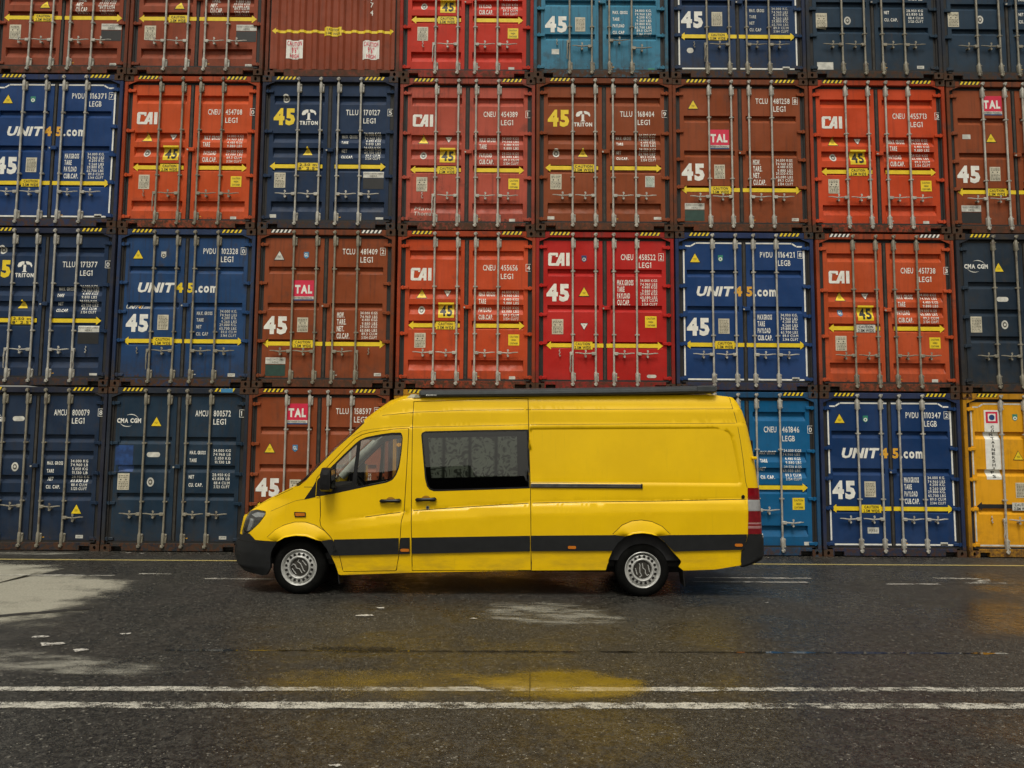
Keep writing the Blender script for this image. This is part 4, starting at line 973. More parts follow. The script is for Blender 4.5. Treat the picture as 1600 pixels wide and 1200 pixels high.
def panel(name, outline, holes=(), off=0., mat=None, parent=None, skirt=.02, grid=.05, creases=(), side=1, offf=None, uvin=False, me_only=False):
    out = outline if uvin else toUV(outline); hs_ = [h if uvin else toUV(h) for h in holes]
    vs = []; es = []
    def loop(L, closed=True):
        o = len(vs); vs.extend(Vector((p.x, p.y)) for p in L)
        for i in range(len(L)-(0 if closed else 1)): es.append((o+i, o+(i+1) % len(L)))
    loop(out)
    for h in hs_: loop(h)
    A = np.array([(p.x, p.y) for p in out]); Hs = [np.array([(p.x, p.y) for p in h]) for h in hs_]
    for c in creases:
        L = dens(UV(c, False), .05, False)
        k = inpoly(A, np.array([p.x for p in L]), np.array([p.y for p in L]))
        for h in Hs: k &= ~inpoly(h, np.array([p.x for p in L]), np.array([p.y for p in L]))
        run = []
        for p, f in zip(L, k):
            if f: run.append(p)
            else:
                if len(run) > 1: loop(run, False)
                run = []
        if len(run) > 1: loop(run, False)
    x0, y0 = A.min(0); x1, y1 = A.max(0)
    us = np.arange(x0+grid/2, x1, grid)
    # extra columns where the nose and tail curve
    if x0 < 0: us = np.concatenate([us, np.arange(max(x0, -SA), min(x1, 0), .025)])
    if x1 > SM_: us = np.concatenate([us, np.arange(max(x0, SM_), min(x1, SM_+SR), .02)])
    gy = np.arange(y0+grid/2, y1, grid); X, Y = np.meshgrid(us, gy); X = X.ravel(); Y = Y.ravel()
    ok = inpoly(A, X, Y)
    for h in Hs: ok &= ~inpoly(h, X, Y)
    B = np.array([(p.x, p.y) for p in vs])
    gx = X[ok]; gy = Y[ok]
    if len(gx):
        dmin = np.min((gx[:, None]-B[:, 0])**2+(gy[:, None]-B[:, 1])**2, axis=1); kk = dmin > (grid*.3)**2
        vs.extend(Vector((float(a), float(b))) for a, b in zip(gx[kk], gy[kk]))
    r = delaunay_2d_cdt(vs, es, [], 0, 1e-5); V2 = r[0]; F = r[2]
    T = np.array([[V2[i].x, V2[i].y] for i in range(len(V2))]); cx = np.array([T[list(f)].mean(0) for f in F])
    keep = inpoly(A, cx[:, 0], cx[:, 1])
    for h in Hs: keep &= ~inpoly(h, cx[:, 0], cx[:, 1])
    F = [f for f, k in zip(F, keep) if k]
    P3 = []; NN = []
    for p in V2:
        q = PU(p.x, p.y); nn = NU(p.x, p.y); d = offf(q.x, p.y) if offf else off; P3.append(q+nn*d); NN.append(nn)
    cnt = {}
    for f in F:
        for i in range(3): a, b = f[i], f[(i+1) % 3]; cnt[(a, b)] = cnt.get((a, b), 0)+1
    vv = list(P3); ff = []; ln = []
    for f in F:
        a, b, c = f; k = (P3[b]-P3[a]).cross(P3[c]-P3[a]).dot(NN[a])
        t = (a, b, c) if k > 0 else (a, c, b); ff.append(t); ln += [NN[i] for i in t]
    bd = {}
    for t in ff:
        for i in range(3): bd[(t[i], t[(i+1) % 3])] = 1
    edges = [(a, b) for (a, b) in bd if (b, a) not in bd]
    if skirt:
        for a, b in edges:
            o = len(vv); vv += [P3[a], P3[b], P3[b]-NN[b]*skirt, P3[a]-NN[a]*skirt]; ff.append((o, o+3, o+2, o+1))
            m = (P3[b]-P3[a]).cross(NN[a]); m = m.normalized() if m.length > 1e-9 else NN[a]; ln += [m]*4
    if side < 0:
        vv = [Vector((p.x, -p.y, p.z)) for p in vv]; L2 = []; i = 0; f2 = []
        for t in ff: L2 += [Vector((q.x, -q.y, q.z)) for q in ln[i:i+len(t)][::-1]]; f2.append(t[::-1]); i += len(t)
        ff, ln = f2, L2
    return vv, ff, ln
def mk(name, parts, mat, parent):
    """parts: list of (verts, faces, loop normals)"""
    vv = []; ff = []; ln = []
    for v, f, l in parts: o = len(vv); vv += v; ff += [tuple(i+o for i in t) for t in f]; ln += l
    us_ = sorted({i for t in ff for i in t}); ix = {k: i for i, k in enumerate(us_)}; vv = [vv[k] for k in us_]; ff = [tuple(ix[i] for i in t) for t in ff]
    me = bpy.data.meshes.new(name); me.from_pydata([tuple(p) for p in vv], [], ff); me.materials.append(mat)
    me.polygons.foreach_set('use_smooth', [True]*len(me.polygons)); me.normals_split_custom_set([tuple(n) for n in ln]); me.update()
    return link(name, me, parent)
def ribbon(path, hw_, off, closed=True, side=1, uv=False):
    L = dens([Vector(p) for p in path] if uv else UV(path, closed), .04, closed); vv = []; ff = []; ln = []; n = len(L)
    for i, p in enumerate(L):
        a = L[i-1] if (closed or i) else p; b = L[(i+1) % n] if (closed or i < n-1) else p; d = (b-a); d = d.normalized() if d.length else Vector((1, 0)); m = Vector((-d.y, d.x))*hw_
        for s in (-1, 1): q = p+m*s; nn = NU(q.x, q.y); vv.append(PU(q.x, q.y)+nn*off); ln.append(nn)
    fs = []; lns = []
    for i in range(n if closed else n-1):
        j = (i+1) % n; t = (2*i, 2*i+1, 2*j+1, 2*j)
        if (vv[t[1]]-vv[t[0]]).cross(vv[t[2]]-vv[t[0]]).dot(ln[2*i]) < 0: t = t[::-1]
        fs.append(t); lns += [ln[k] for k in t]
    if side < 0:
        vv = [Vector((p.x, -p.y, p.z)) for p in vv]; f2 = []; l2 = []
        for k, t in enumerate(fs): f2.append(t[::-1]); l2 += [Vector((q.x, -q.y, q.z)) for q in lns[4*k:4*k+4][::-1]]
        fs, lns = f2, l2
    return vv, fs, lns

# --- outlines in metres (x, z)
fdoor = rnd_poly([(.249, 1.232), (.262, 1.0), (.269, .859), (.328, .796), (.39, .736), (.432, .677), (.475, .59), (.523, .48), (.568, .295), (1.237, .311), (1.265, .505), (1.277, .703), (1.288, .93), (1.318, 1.034), (1.336, 1.506), (1.351, 2.103), (1.18, 2.091), (.991, 2.065), (.848, 2.041), (.755, 2.015), (.666, 1.965), (.522, 1.817), (.337, 1.614), (.20, 1.465), (.16, 1.235)], .02, 2)
wdark = rnd_poly([(.20, 1.435), (.386, 1.615), (.525, 1.76), (.669, 1.902), (.724, 1.948), (.803, 1.984), (.993, 2.024), (1.136, 2.044), (1.255, 2.047), (1.279, 1.985), (1.268, 1.792), (1.244, 1.602), (1.21, 1.507), (1.165, 1.44), (1.087, 1.403), (.826, 1.349), (.45, 1.266), (.195, 1.218)], .02, 2)
qglass = rnd_poly([(.692, 1.890), (.434, 1.635), (.43, 1.335), (.645, 1.36)], .02, 3)
dglass = rnd_poly([(.738, 1.938), (.871, 1.974), (1.035, 2.0), (1.157, 2.013), (1.25, 2.012), (1.261, 1.977), (1.254, 1.797), (1.227, 1.618), (1.189, 1.513), (1.142, 1.452), (1.07, 1.423), (.819, 1.373), (.697, 1.362)], .015, 3)
tri = [(.047, 1.188), (.16, 1.212), (.19, 1.218), (.195, 1.43), (.15, 1.345)]
sdoor = [(1.402, 2.446), (2.2, 2.478), (2.881, 2.502), (2.896, 1.866), (2.917, 1.332), (2.93, .328), (1.436, .313), (1.411, 1.042), (1.396, 2.175)]
swin = [(1.511, 2.012), (1.521, 2.043), (1.562, 2.063), (2.2, 2.082), (2.887, 2.096), (2.909, 1.348), (1.75, 1.303), (1.687, 1.303), (1.634, 1.323), (1.6, 1.363), (1.572, 1.463)]
farch = [(-.26, .664), (-.16, .721), (-.029, .745), (.108, .738), (.203, .707), (.285, .668), (.36, .58), (.42, .48), (.47, .38), (.512, .262)]
rarch = [(3.868, .338), (3.9, .465), (3.949, .576), (4.014, .68), (4.111, .757), (4.206, .798), (4.324, .809), (4.429, .797), (4.519, .763), (4.62, .68), (4.70, .58), (4.777, .50), (4.836, .345)]
roofside = [(5.45, 2.545), (5.2, 2.565), (4.342, 2.552), (2.907, 2.522), (1.60, 2.500), (1.38, 2.498), (1.255, 2.475), (1.109, 2.402), (.966, 2.315), (.775, 2.166), (.632, 2.02), (.445, 1.849), (.252, 1.644), (.06, 1.425), (-.02, 1.36), (-.083, 1.345), (-.281, 1.255), (-.482, 1.16), (-.60, 1.09), (-.69, 1.03), (-.755, .975)]
body_out = [('U', -SA-SB, .70), ('U', -SA, .70), (-.80, .715), (-.662, .749), (-.561, .674)]+farch+[(.543, .253), (.924, .268), (1.426, .288), (2.93, .326)]+rarch+[(4.84, .338), (5.246, .355), (5.559, .409), (5.572, .60), ('U', SM_+SR*.5, .62), ('U', SM_+SR, .62), ('U', SM_+SR+SBk, .62), ('U', SM_+SR+SBk, 2.53), ('U', SM_+SR, 2.53)]+roofside+[('U', -SA, .945), ('U', -SA-SB*.5, .962), ('U', -SA-SB, .968)]
def UV(pts, closed=True):
    o = []; n = len(pts)
    for i in range(n):
        a, b = pts[i], pts[(i+1) % n]
        if len(a) == 3: o.append(Vector((a[1], a[2]))); continue
        k = max(1, int(math.hypot(b[0]-a[0], b[1]-a[1])/.06)) if len(b) == 2 and (closed or i < n-1) else 1
        o.append(Vector((UX(*a), a[1])))
        for j in range(1, k): x, z = a[0]+(b[0]-a[0])*j/k, a[1]+(b[1]-a[1])*j/k; o.append(Vector((UX(x, z), z)))
    return o
FD, SD, WD, SW = UV(fdoor), UV(sdoor), UV(wdark), UV(swin); g = .0045
def dn(L, s=.05): return dens(L, s)
creases = [list(zip(WX, [z+d for z in WZ])) for d in (-.004, .003, .035)]+[[(x, z-.125) for x, z in zip(WX, WZ)]]+[[(x, z+d) for x, z in zip(G1X, G1Z)] for d in (-.01, .004)]+[[(x, z+d) for x, z in zip(G2X, G2Z)] for d in (-.012, .004)]
rc = [(2.93, 1.425), (5.56, 1.425), (5.572, 1.45), (5.575, 1.504), (5.516, 1.885), (5.484, 2.035), (5.45, 2.085), (5.40, 2.115), (5.307, 2.131), (2.95, 2.1)]
creases += [rc, [(x-.012*(x > 5.3), z+(.012 if z < 1.6 else -.012 if z > 2.05 else 0)) for x, z in rc]]
creases += [[(1.0, 2.46), (5.5, 2.46)], [(1.3, 2.53), (5.5, 2.53)]]
headl = rnd_poly([(-.735, .975), (-.68, 1.025), (-.59, 1.045), (-.446, 1.03), (-.452, .98), (-.525, .883), (-.612, .804), (-.686, .748), (-.79, .722), (-.80, .76), (-.775, .86)], .02, 2)
HL = UV(headl)
parts = []
for s in (1, -1):
    holes = [dn(inset(FD, -g)), dn(inset(HL, -.004))]
    if s > 0: holes.append(dn(inset(SD, -g)))
    parts.append(panel('b', dn(UV(body_out)), holes, 0, side=s, creases=creases, uvin=True, grid=.055))
# hood, windscreen surround and roof: chords between both sides
TT = [-1, -.955, -.86, -.7, -.5, -.3, -.15, 0, .15, .3, .5, .7, .86, .955, 1]
def top_pt(U, z, k, m=14):
    p = PU(U, z); t = TT[k]; x, w_ = p.x, -p.y
    c = 1-abs(t)**2.4; hood = I(x, [-.9, -.6, -.1, .0], [.0, .045, .06, .05]); wsc = I(x, [-.05, .15, 1.1, 1.4], [0, .14, .13, 0]); rf = I(x, [1.0, 1.4, 5.2, 5.5], [0, .085, .085, .03])
    dx = -wsc*.75*c; dz = (wsc*.62+rf+hood*(1 if x < .02 else max(0, 1-(x-.02)/.2)))*c
    return Vector((x+dx, t*w_, z+dz))
def top_strip(pts, m=14, off=0.):
    """pts: list of (U,z) along the near side edge"""
    vv = []; n = len(pts)
    for U, z in pts: vv += [top_pt(U, z, k, m) for k in range(m+1)]
    ff = []; 
    for i in range(n-1):
        for k in range(m): ff.append((i*(m+1)+k, i*(m+1)+k+1, (i+1)*(m+1)+k+1, (i+1)*(m+1)+k))
    return vv, ff
def smooth_norm(vv, ff):
    N_ = [Vector((0, 0, 0)) for _ in vv]; f2 = []
    for t in ff:
        c = (vv[t[2]]-vv[t[0]]).cross(vv[t[3]]-vv[t[1]])
        if c.z+(-c.x)*.3 < 0: t = t[::-1]; c = -c
        f2.append(t)
        for i in t: N_[i] += c
    ln = []
    for t in f2: ln += [(N_[i].normalized() if N_[i].length > 1e-12 else Vector((0, 0, 1))) for i in t]
    return vv, f2, ln
edge = [(p.x, p.y) for p in dens(UV([('U', -SA-SB, .968), ('U', -SA-SB*.5, .962), ('U', -SA, .945)]+roofside[::-1]+[('U', SM_+SR, 2.53), ('U', SM_+SR+SBk, 2.53)], False), .06, False)]
def ex(U, z): return PU(U, z).x
hood = [e for e in edge if ex(*e) < -.03]; ws = [e for e in edge if -.09 < ex(*e) < .80]; rf = [e for e in edge if ex(*e) > .735]
parts.append(smooth_norm(*top_strip(hood))); parts.append(smooth_norm(*top_strip(rf)))
body = mk('body', parts, V['y'], van)
v_, f_ = top_strip(ws); f_ = [f for i, f in enumerate(f_) if i % 14 not in (0, 13)]
glassw = mk('windscreen', [smooth_norm(v_, f_)], V['wglass'], van)
for side_ in (0, 13):
    v_, f_ = top_strip(ws); f_ = [f for i, f in enumerate(f_) if i % 14 == side_]
    mk('windscreen_pillar', [smooth_norm(v_, f_)], V['blk'], van)
# cowl and wiper
mb = MB(); q = [PU(UX(-.10, 1.33), 1.33)]
mb.tube([(-.115, -.72, 1.362), (-.10, -.3, 1.44), (-.10, 0, 1.45)], .014, V['blk'], 6); mb.tube([(-.09, -.6, 1.40), (.05, -.35, 1.60), (.16, -.15, 1.72)], .008, V['blk'], 6); mb.build('wiper', van)
# seams (dark strips under the gaps) and body creases with painted shade
mk('door_seal', [ribbon(FD, .014, -.014, uv=True), ribbon(SD, .014, -.014, uv=True), ribbon(FD, .014, -.014, side=-1, uv=True)], V['gap'], van)
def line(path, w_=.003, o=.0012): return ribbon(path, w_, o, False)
rcorner = [(5.489, 2.545), (5.52, 2.40), (5.565, 2.214), (5.60, 1.98), (5.626, 1.756), (5.65, 1.452), (5.667, 1.376)]
seam_creases = [line(rcorner), line([(.249, 1.21), (.205, 1.21)]), line([(-.749, .975), (-.655, 1.050), (-.482, 1.148), (-.281, 1.243), (-.10, 1.325)], .0025), line([(.04, 1.344), (.146, 1.344)]),
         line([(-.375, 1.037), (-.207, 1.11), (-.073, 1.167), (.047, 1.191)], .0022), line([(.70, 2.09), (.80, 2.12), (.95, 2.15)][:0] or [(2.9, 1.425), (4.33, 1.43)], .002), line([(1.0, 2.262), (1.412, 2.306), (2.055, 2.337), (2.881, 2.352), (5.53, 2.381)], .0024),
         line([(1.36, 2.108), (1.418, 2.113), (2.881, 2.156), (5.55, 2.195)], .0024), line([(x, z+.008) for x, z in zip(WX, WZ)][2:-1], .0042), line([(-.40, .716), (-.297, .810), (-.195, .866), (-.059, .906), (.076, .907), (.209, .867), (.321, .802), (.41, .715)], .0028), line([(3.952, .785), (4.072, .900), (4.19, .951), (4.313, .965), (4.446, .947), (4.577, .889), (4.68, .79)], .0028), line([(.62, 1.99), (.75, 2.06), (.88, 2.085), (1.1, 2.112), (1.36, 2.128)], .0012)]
mk('seam_and_crease_shade', seam_creases, V['gap'], van)  # fender, waist, gutter and flare ribbons paint the creases' shade; the rest are joints

# --- doors
def door_side(s):
    d = mk('front_door', [panel('d', dn(inset(FD, g)), [dn(inset(WD, .002))], 0, side=s, creases=creases, uvin=True)], V['y'], van)
    Q, D_ = UV(qglass), UV(dglass)
    mk('window_trim', [panel('t', dn(inset(WD, .001), .04), [dn(Q, .04), dn(D_, .04)], -.006, side=s, uvin=True, grid=.06)], V['blk'], d)
    mk('quarter_window', [panel('q', dn(inset(Q, -.004), .04), [], -.014, side=s, uvin=True, skirt=0, grid=.08)], V['glass'], d)
    mk('door_window', [panel('q', dn(inset(D_, -.004), .04), [], -.014, side=s, uvin=True, skirt=0, grid=.08)], V['glass'], d)
    mk('door_lining', [panel('l', dn(inset(FD, .03)), [dn(inset(WD, .012))], -.05, side=s, uvin=True, grid=.1, skirt=0)], V['lining'] if s < 0 else V['seat'], d)
    return d
fd = door_side(1); fd2 = door_side(-1)
sd = mk('sliding_door', [panel('d', dn(inset(SD, g)), [dn(inset(SW, .001))], 0, creases=creases, uvin=True)], V['y'], van)
mk('side_window', [panel('w', dn(inset(SW, .004), .04), [], .001, uvin=True, grid=.08, skirt=.01)], V['tint'], sd)
mk('window_surround', [panel('w', dn(inset(SW, .001), .04), [dn(inset(SW, .022), .04)], .0022, uvin=True, grid=.08, skirt=0)], V['blk'], sd)
for s in (1, -1): mk('front_corner_trim', [panel('t', toUV(tri, .04), [], .003, side=s, uvin=True)], V['blk'], van)

# curtain behind the sliding door window
def curtain_mat():
    n = N('printed_curtain'); tc = n.n('ShaderNodeNewGeometry').outputs['Position']; sp = n.n('ShaderNodeSeparateXYZ'); n.l(tc, sp.inputs[0])
    nz = n.n('ShaderNodeTexNoise'); nz.inputs['Scale'].default_value = 6.5; nz.inputs['Detail'].default_value = 2; nz.inputs['Distortion'].default_value = 2.2; n.l(tc, nz.inputs['Vector'])
    wv = n.mul(nz.outputs[0], 15.); sn = n.mul(wv, 0., 'SINE'); leaf = n.ramp(sn, -.6, .95)
    u = n.mul(n.mul(n.mul(sp.outputs[0], 1.22, 'ADD'), 2.98), 1., 'FRACT'); gapv = n.mul(n.ramp(u, .02, .10), n.ramp(u, .98, .88))
    c = n.mix(n.mul(leaf, gapv), n.mix(gapv, (.10, .105, .095), (.20, .20, .18)), (.92, .95, .84))
    n.set(Base_Color=c, Roughness=.9); return n.m
cur = panel('c', dn(inset(UV([(1.60, 1.98), (2.74, 2.01), (2.75, 1.50), (1.65, 1.47)]), 0), .04), [], -.035, uvin=True, skirt=0)
mk('curtain', [cur], curtain_mat(), sd)
# interior lining of the load area and cab
def lining(s, x0, x1, z0, z1, mat, hole=None, off=-.075):
    o = dn(UV([(x0, z0), (x1, z0), (x1, z1), (x0, z1)])); return panel('l', o, [dn(hole)] if hole else [], off, side=s, uvin=True, grid=.12, skirt=0)
mk('load_area_lining', [lining(1, 1.46, 5.5, .45, 2.42, None, UV([(1.5, 1.33), (2.92, 1.33), (2.92, 2.09), (1.5, 2.06)])), lining(-1, 1.46, 5.5, .45, 2.42, None)], V['seat'], van)
mb = MB(); mb.box((1.44, -.86, .4), (1.47, .86, 2.44), V['seat']); mb.build('bulkhead', van)
mb = MB(); mb.box((-.55, -.80, .36), (5.55, .80, .43), V['under']); mb.box((-.62, -.45, .30), (.9, .45, .9), V['under'], .03); mb.box((.9, -.5, .24), (4.9, -.42, .40), V['under']); mb.box((.9, .42, .24), (4.9, .5, .40), V['under'])
mb.box((1.9, -.80, .29), (2.9, -.5, .40), V['under'], .03); mb.tube([(4.33, -.80, .33), (4.33, .80, .33)], .05, V['under']); mb.tube([(0, -.80, .33), (0, .80, .33)], .045, V['under']); mb.build('underbody', van)
mb = MB()     # cab: dash, floor, headliner
mb.box((-.02, -.84, 1.02), (.46, .84, 1.26), V['seat'], .04); mb.add([(.0, -.84, 1.25), (.5, -.84, 1.22), (.5, .84, 1.22), (.0, .84, 1.25), (.1, -.8, 1.34), (.36, -.8, 1.34), (.36, .8, 1.34), (.1, .8, 1.34)], [(0, 4, 7, 3), (4, 5, 6, 7), (1, 2, 6, 5), (0, 1, 5, 4), (2, 3, 7, 6)], V['seat'])
mb.build('dashboard', van, smooth=40)
mb = MB(); mb.box((-.1, -.84, .43), (1.44, .84, .50), V['seat']); mb.build('cab_floor', van)
mb = MB(); mb.add([(.80, -.80, 2.07), (1.44, -.84, 2.20), (1.44, .84, 2.20), (.80, .80, 2.07), (.62, -.76, 1.96), (.62, .76, 1.96)], [(0, 1, 2, 3), (4, 0, 3, 5)], V['lining']); mb.build('headliner', van)
for s in (1, -1):
    mb = MB(); mb.tube([(.10, s*.86, 1.40), (.40, s*.855, 1.73), (.66, s*.84, 1.97), (.95, s*.83, 2.12)], .06, V['lining'], 8); mb.build('pillar_trim', van, smooth=60)
for y in (-.45, .45):
    mb = MB(); mb.box((.88, y-.25, .78), (1.36, y+.25, .95), V['seat'], .04); mb.box((.9, y-.2, .5), (1.3, y+.2, .78), V['seat'])
    mb.add([(1.24, y-.24, .92), (1.24, y+.24, .92), (1.36, y+.22, 1.50), (1.36, y-.22, 1.50), (1.36, y-.24, .92), (1.36, y+.24, .92), (1.43, y+.22, 1.48), (1.43, y-.22, 1.48)], [(0, 3, 2, 1), (4, 5, 6, 7), (0, 4, 7, 3), (1, 2, 6, 5), (3, 7, 6, 2)], V['seat'])
    mb.box((1.34, y-.13, 1.54), (1.42, y+.13, 1.74), V['seat'], .03); mb.build('seat', van, smooth=40)
mb = MB(); c = Vector((.70, -.42, 1.33)); ax = Vector((-.72, 0, -.60)).normalized() ; a1 = Vector((0, 1, 0)); a2 = ax.cross(a1).normalized()
mb.tube([c+a1*.20*math.cos(R(15*k))+a2*.20*math.sin(R(15*k)) for k in range(25)], .016, V['blk'], 8); mb.tube([c, c+ax*.3], .03, V['blk'], 8); mb.tube([c-a1*.19, c, c+a1*.19], .018, V['blk'], 6); mb.tube([c, c-a2*.19], .018, V['blk'], 6)
mb.build('steering_wheel', van, smooth=60)

# --- black cladding
def cl_off(x, z): return .004+.017*min(1, max(0, (zct(x)-z)/.045))
def band(x0, x1): return [(x, zct(x)-.001) for x in np.linspace(x0, x1, 8)]+[(x, zcb(x)) for x in np.linspace(x1, x0, 8)]
cl = lambda o, s=1: panel('c', toUV(o, .04), [], offf=cl_off, skirt=.02, side=s, uvin=True, creases=[[(x, zct(x)-.045) for x in np.linspace(.3, 5.7, 60)]])
mk('side_moulding', [cl(band(.445, 1.262))], V['clad'], fd)
mk('side_moulding', [cl([(1.285, zct(1.3)), (1.40, zct(1.4)), (1.405, zcb(1.4)), (1.268, zcb(1.27))])], V['clad'], van)
mk('side_moulding', [cl(band(1.427, 2.914))], V['clad'], sd)
q = [(2.925, zct(2.93)), (3.979, .774), (4.111, .757), (4.014, .68), (3.949, .580), (2.932, zcb(2.93))]
mk('side_moulding', [cl(q)], V['clad'], van)
mk('side_moulding', [cl([(4.519, .763), (4.671, .779), (5.64, .796), (5.61, .63), (5.569, .607), (4.72, .578), (4.66, .635), (4.60, .70)])], V['clad'], van)
mk('side_moulding', [cl([(.285, .672), (.41, .693), (.432, .677), (.475, .59), (.512, .505), (.405, .500), (.36, .585)])], V['clad'], van)
mk('side_moulding', [cl([(.285, .672), (.41, .693)]+band(.445, 3.93)[0:8]+[(4.111, .757), (4.014, .68), (3.949, .580), (.405, .5), (.36, .585)], -1), cl([(4.519, .763), (4.671, .779), (5.64, .796), (5.61, .63), (5.569, .607), (4.72, .578), (4.66, .635), (4.60, .70)], -1)], V['clad'], van)
# arch flares: bands that swell out towards the opening
def flare(inner, outer, s=1, lift=.050):
    n = 20; A = dens([Vector(p) for p in inner], 1, False); 
    def res(L):
        L = [Vector(p) for p in L]; d = [0]
        for a, b in zip(L, L[1:]): d.append(d[-1]+(b-a).length)
        return [Vector((I(d[-1]*k/n, d, [p.x for p in L]), I(d[-1]*k/n, d, [p.y for p in L]))) for k in range(n+1)]
    ai, ao = res(inner), res(outer); vv = []; m = 6
    for k in range(n+1):
        for j in range(m+1):
            t = j/m; p = ao[k]+(ai[k]-ao[k])*t; U = UX(p.x, p.y); e = min(1, min(k, n-k)/3.+.15); vv.append(PU(U, p.y)+NU(U, p.y)*(.0015+.007*e+lift*e*(t**.8)))
        vv.append(vv[-1]+Vector((0, .06, -.002)))
    w_ = m+2; ff = [(i*w_+j, (i+1)*w_+j, (i+1)*w_+j+1, i*w_+j+1) for i in range(n) for j in range(m+1)]
    N_ = [Vector((0, 0, 0)) for _ in vv]; f2 = []
    for f in ff:
        c_ = (vv[f[2]]-vv[f[0]]).cross(vv[f[3]]-vv[f[1]])
        if c_.y > 0 and (f[2] % w_) <= m: f = f[::-1]; c_ = -c_
        f2.append(f)
        for i in f: N_[i] += c_
    ln = [N_[i].normalized() for f in f2 for i in f]
    if s < 0:
        vv = [Vector((p.x, -p.y, p.z)) for p in vv]; L2 = []
        for k, t in enumerate(f2): L2 += [Vector((q.x, -q.y, q.z)) for q in ln[4*k:4*k+4][::-1]]
        f2 = [t[::-1] for t in f2]; ln = L2
    return vv, f2, ln
FO = [(-.40, .712), (-.297, .806), (-.195, .862), (-.059, .902), (.076, .903), (.209, .863), (.321, .798), (.412, .705)]; FI = [(-.262, .664), (-.16, .721), (-.029, .745), (.108, .738), (.203, .707), (.285, .672)]
RO = [(3.958, .78), (4.076, .895), (4.193, .946), (4.313, .96), (4.443, .942), (4.572, .885), (4.675, .786)]; RI = [(4.111, .760), (4.206, .798), (4.324, .809), (4.429, .797), (4.519, .765)]
for s in (1, -1):
    mk('wheel_arch_flare', [flare(FI, FO, s)], V['y'], van); mk('wheel_arch_flare', [flare(RI, RO, s)], V['y'], van)
# bumpers
fb = [('U', -SA-SB, .30), ('U', -SA, .275), (-.666, .262), (-.45, .237), (-.40, .245), (-.345, .33), (-.345, .47), (-.318, .58), (-.268, .658), (-.565, .672), (-.668, .748), (-.79, .722), ('U', -SA, .72), ('U', -SA-SB, .72)]
def boff(x, z): return .006+.020*min(1, max(0, (.655-z)/.03))*min(1, max(0, (-.27-x)/.12))-.012*min(1, max(0, (.43-z)/.02))
mk('front_bumper', [panel('b', dn(UV(fb)), [], offf=boff, side=s, uvin=True, skirt=.05, grid=.035, creases=[[(-.9, .655), (-.30, .655)], [(-.9, .43), (-.35, .43)]]) for s in (1, -1)], V['clad'], van)
mk('bumper_seam', [ribbon([(-.86, .655), (-.30, .640)], .005, .030, False), ribbon([(-.86, .43), (-.36, .41)], .004, .020, False), ribbon([(-.84, .345), (-.5, .30)], .005, .020, False)], V['gap'], van)
mk('fog_lamp_recess', [panel('f', toUV([(-.885, .60), (-.83, .585), (-.80, .50), (-.74, .475), (-.86, .47)], .03), [], .021, side=s_, uvin=True, skirt=.005, grid=.03, offf=lambda x, z: boff(x, z)+.002) for s_ in (1, -1)], V['blk'], van)
mb = MB(); mb.box((-.915, -.42, .74), (-.86, .42, .93), V['blk'], .02)
for z in (.78, .84, .90): mb.box((-.93, -.40, z-.012), (-.90, .40, z+.012), V['clad'], .004)
mb.build('grille', van)
rb = [(5.649, .797), (5.625, .68), (5.595, .615), (5.569, .58), (5.558, .395), (5.60, .385), ('U', SM_+SR*.6, .42), ('U', SM_+SR+SBk, .44), ('U', SM_+SR+SBk, .79), ('U', SM_+SR*.5, .797)]
mk('rear_bumper', [panel('b', dn(UV(rb)), [], .016, side=s, uvin=True, skirt=.05, grid=.04) for s in (1, -1)], V['clad'], van)
# headlamps
for s in (1, -1):
    hl = mk('headlamp', [panel('h', dn(inset(HL, .003), .03), [], -.05, side=s, uvin=True, skirt=0, grid=.04)], V['dsteel'], van)
    mk('lamp_reflector', [panel('h', toUV([(-.70, .99), (-.60, 1.025), (-.47, 1.015), (-.50, .965), (-.62, .96)], .03), [], -.03, side=s, uvin=True, skirt=.02, grid=.04), panel('h', toUV([(-.705, .94), (-.65, .93), (-.66, .84), (-.71, .78), (-.745, .775), (-.725, .86)], .03), [], -.03, side=s, uvin=True, skirt=.02, grid=.04)], V['reflector'], hl)
    mk('lamp_lens', [panel('h', dn(inset(HL, .002), .03), [], .004, side=s, uvin=True, skirt=.02, grid=.04)], V['lampglass'], hl)
# small side fittings
def fit(name, pts, off, mat, skirt=.02, parent=van, r=.01): return mk(name, [panel('f', dn(UV(rnd_poly(pts, r, 4)), .02), [], off, uvin=True, skirt=skirt, grid=.03)], mat, parent)
sl_ = fit('side_indicator', [(-.070, 1.033), (.075, 1.028), (.082, .972), (-.060, .968)], .012, V['blk']); fit('indicator_lens', [(-.055, 1.022), (.066, 1.018), (.072, .984), (-.046, .980)], .016, V['amber'], .004, sl_)
for x0, x1, z in ((1.288, 1.398, .570), (3.387, 3.491, .620), (5.482, 5.581, .664)):
    o = fit('side_marker', [(x0-.006, z+.024), (x1+.006, z+.024), (x1+.006, z-.024), (x0-.006, z-.024)], .024, V['blk'], .01, van, .024); fit('marker_lens', [(x0, z+.018), (x1, z+.018), (x1, z-.018), (x0, z-.018)], .028, V['amber'], .006, o, .018)
fit('fuel_cap', [(5.61+.022*math.cos(R(30*k)), 1.263+.024*math.sin(R(30*k))) for k in range(12)], .008, V['blk'], .01, van, .003)
fit('door_lock', [(1.615+.022*math.cos(R(30*k)), 1.098+.022*math.sin(R(30*k))) for k in range(12)], .004, V['chrome'], .006, sd, .003)
fit('door_lock', [(1.615+.012*math.cos(R(30*k)), 1.098+.012*math.sin(R(30*k))) for k in range(12)], .006, V['gap'], .004, sd, .003)
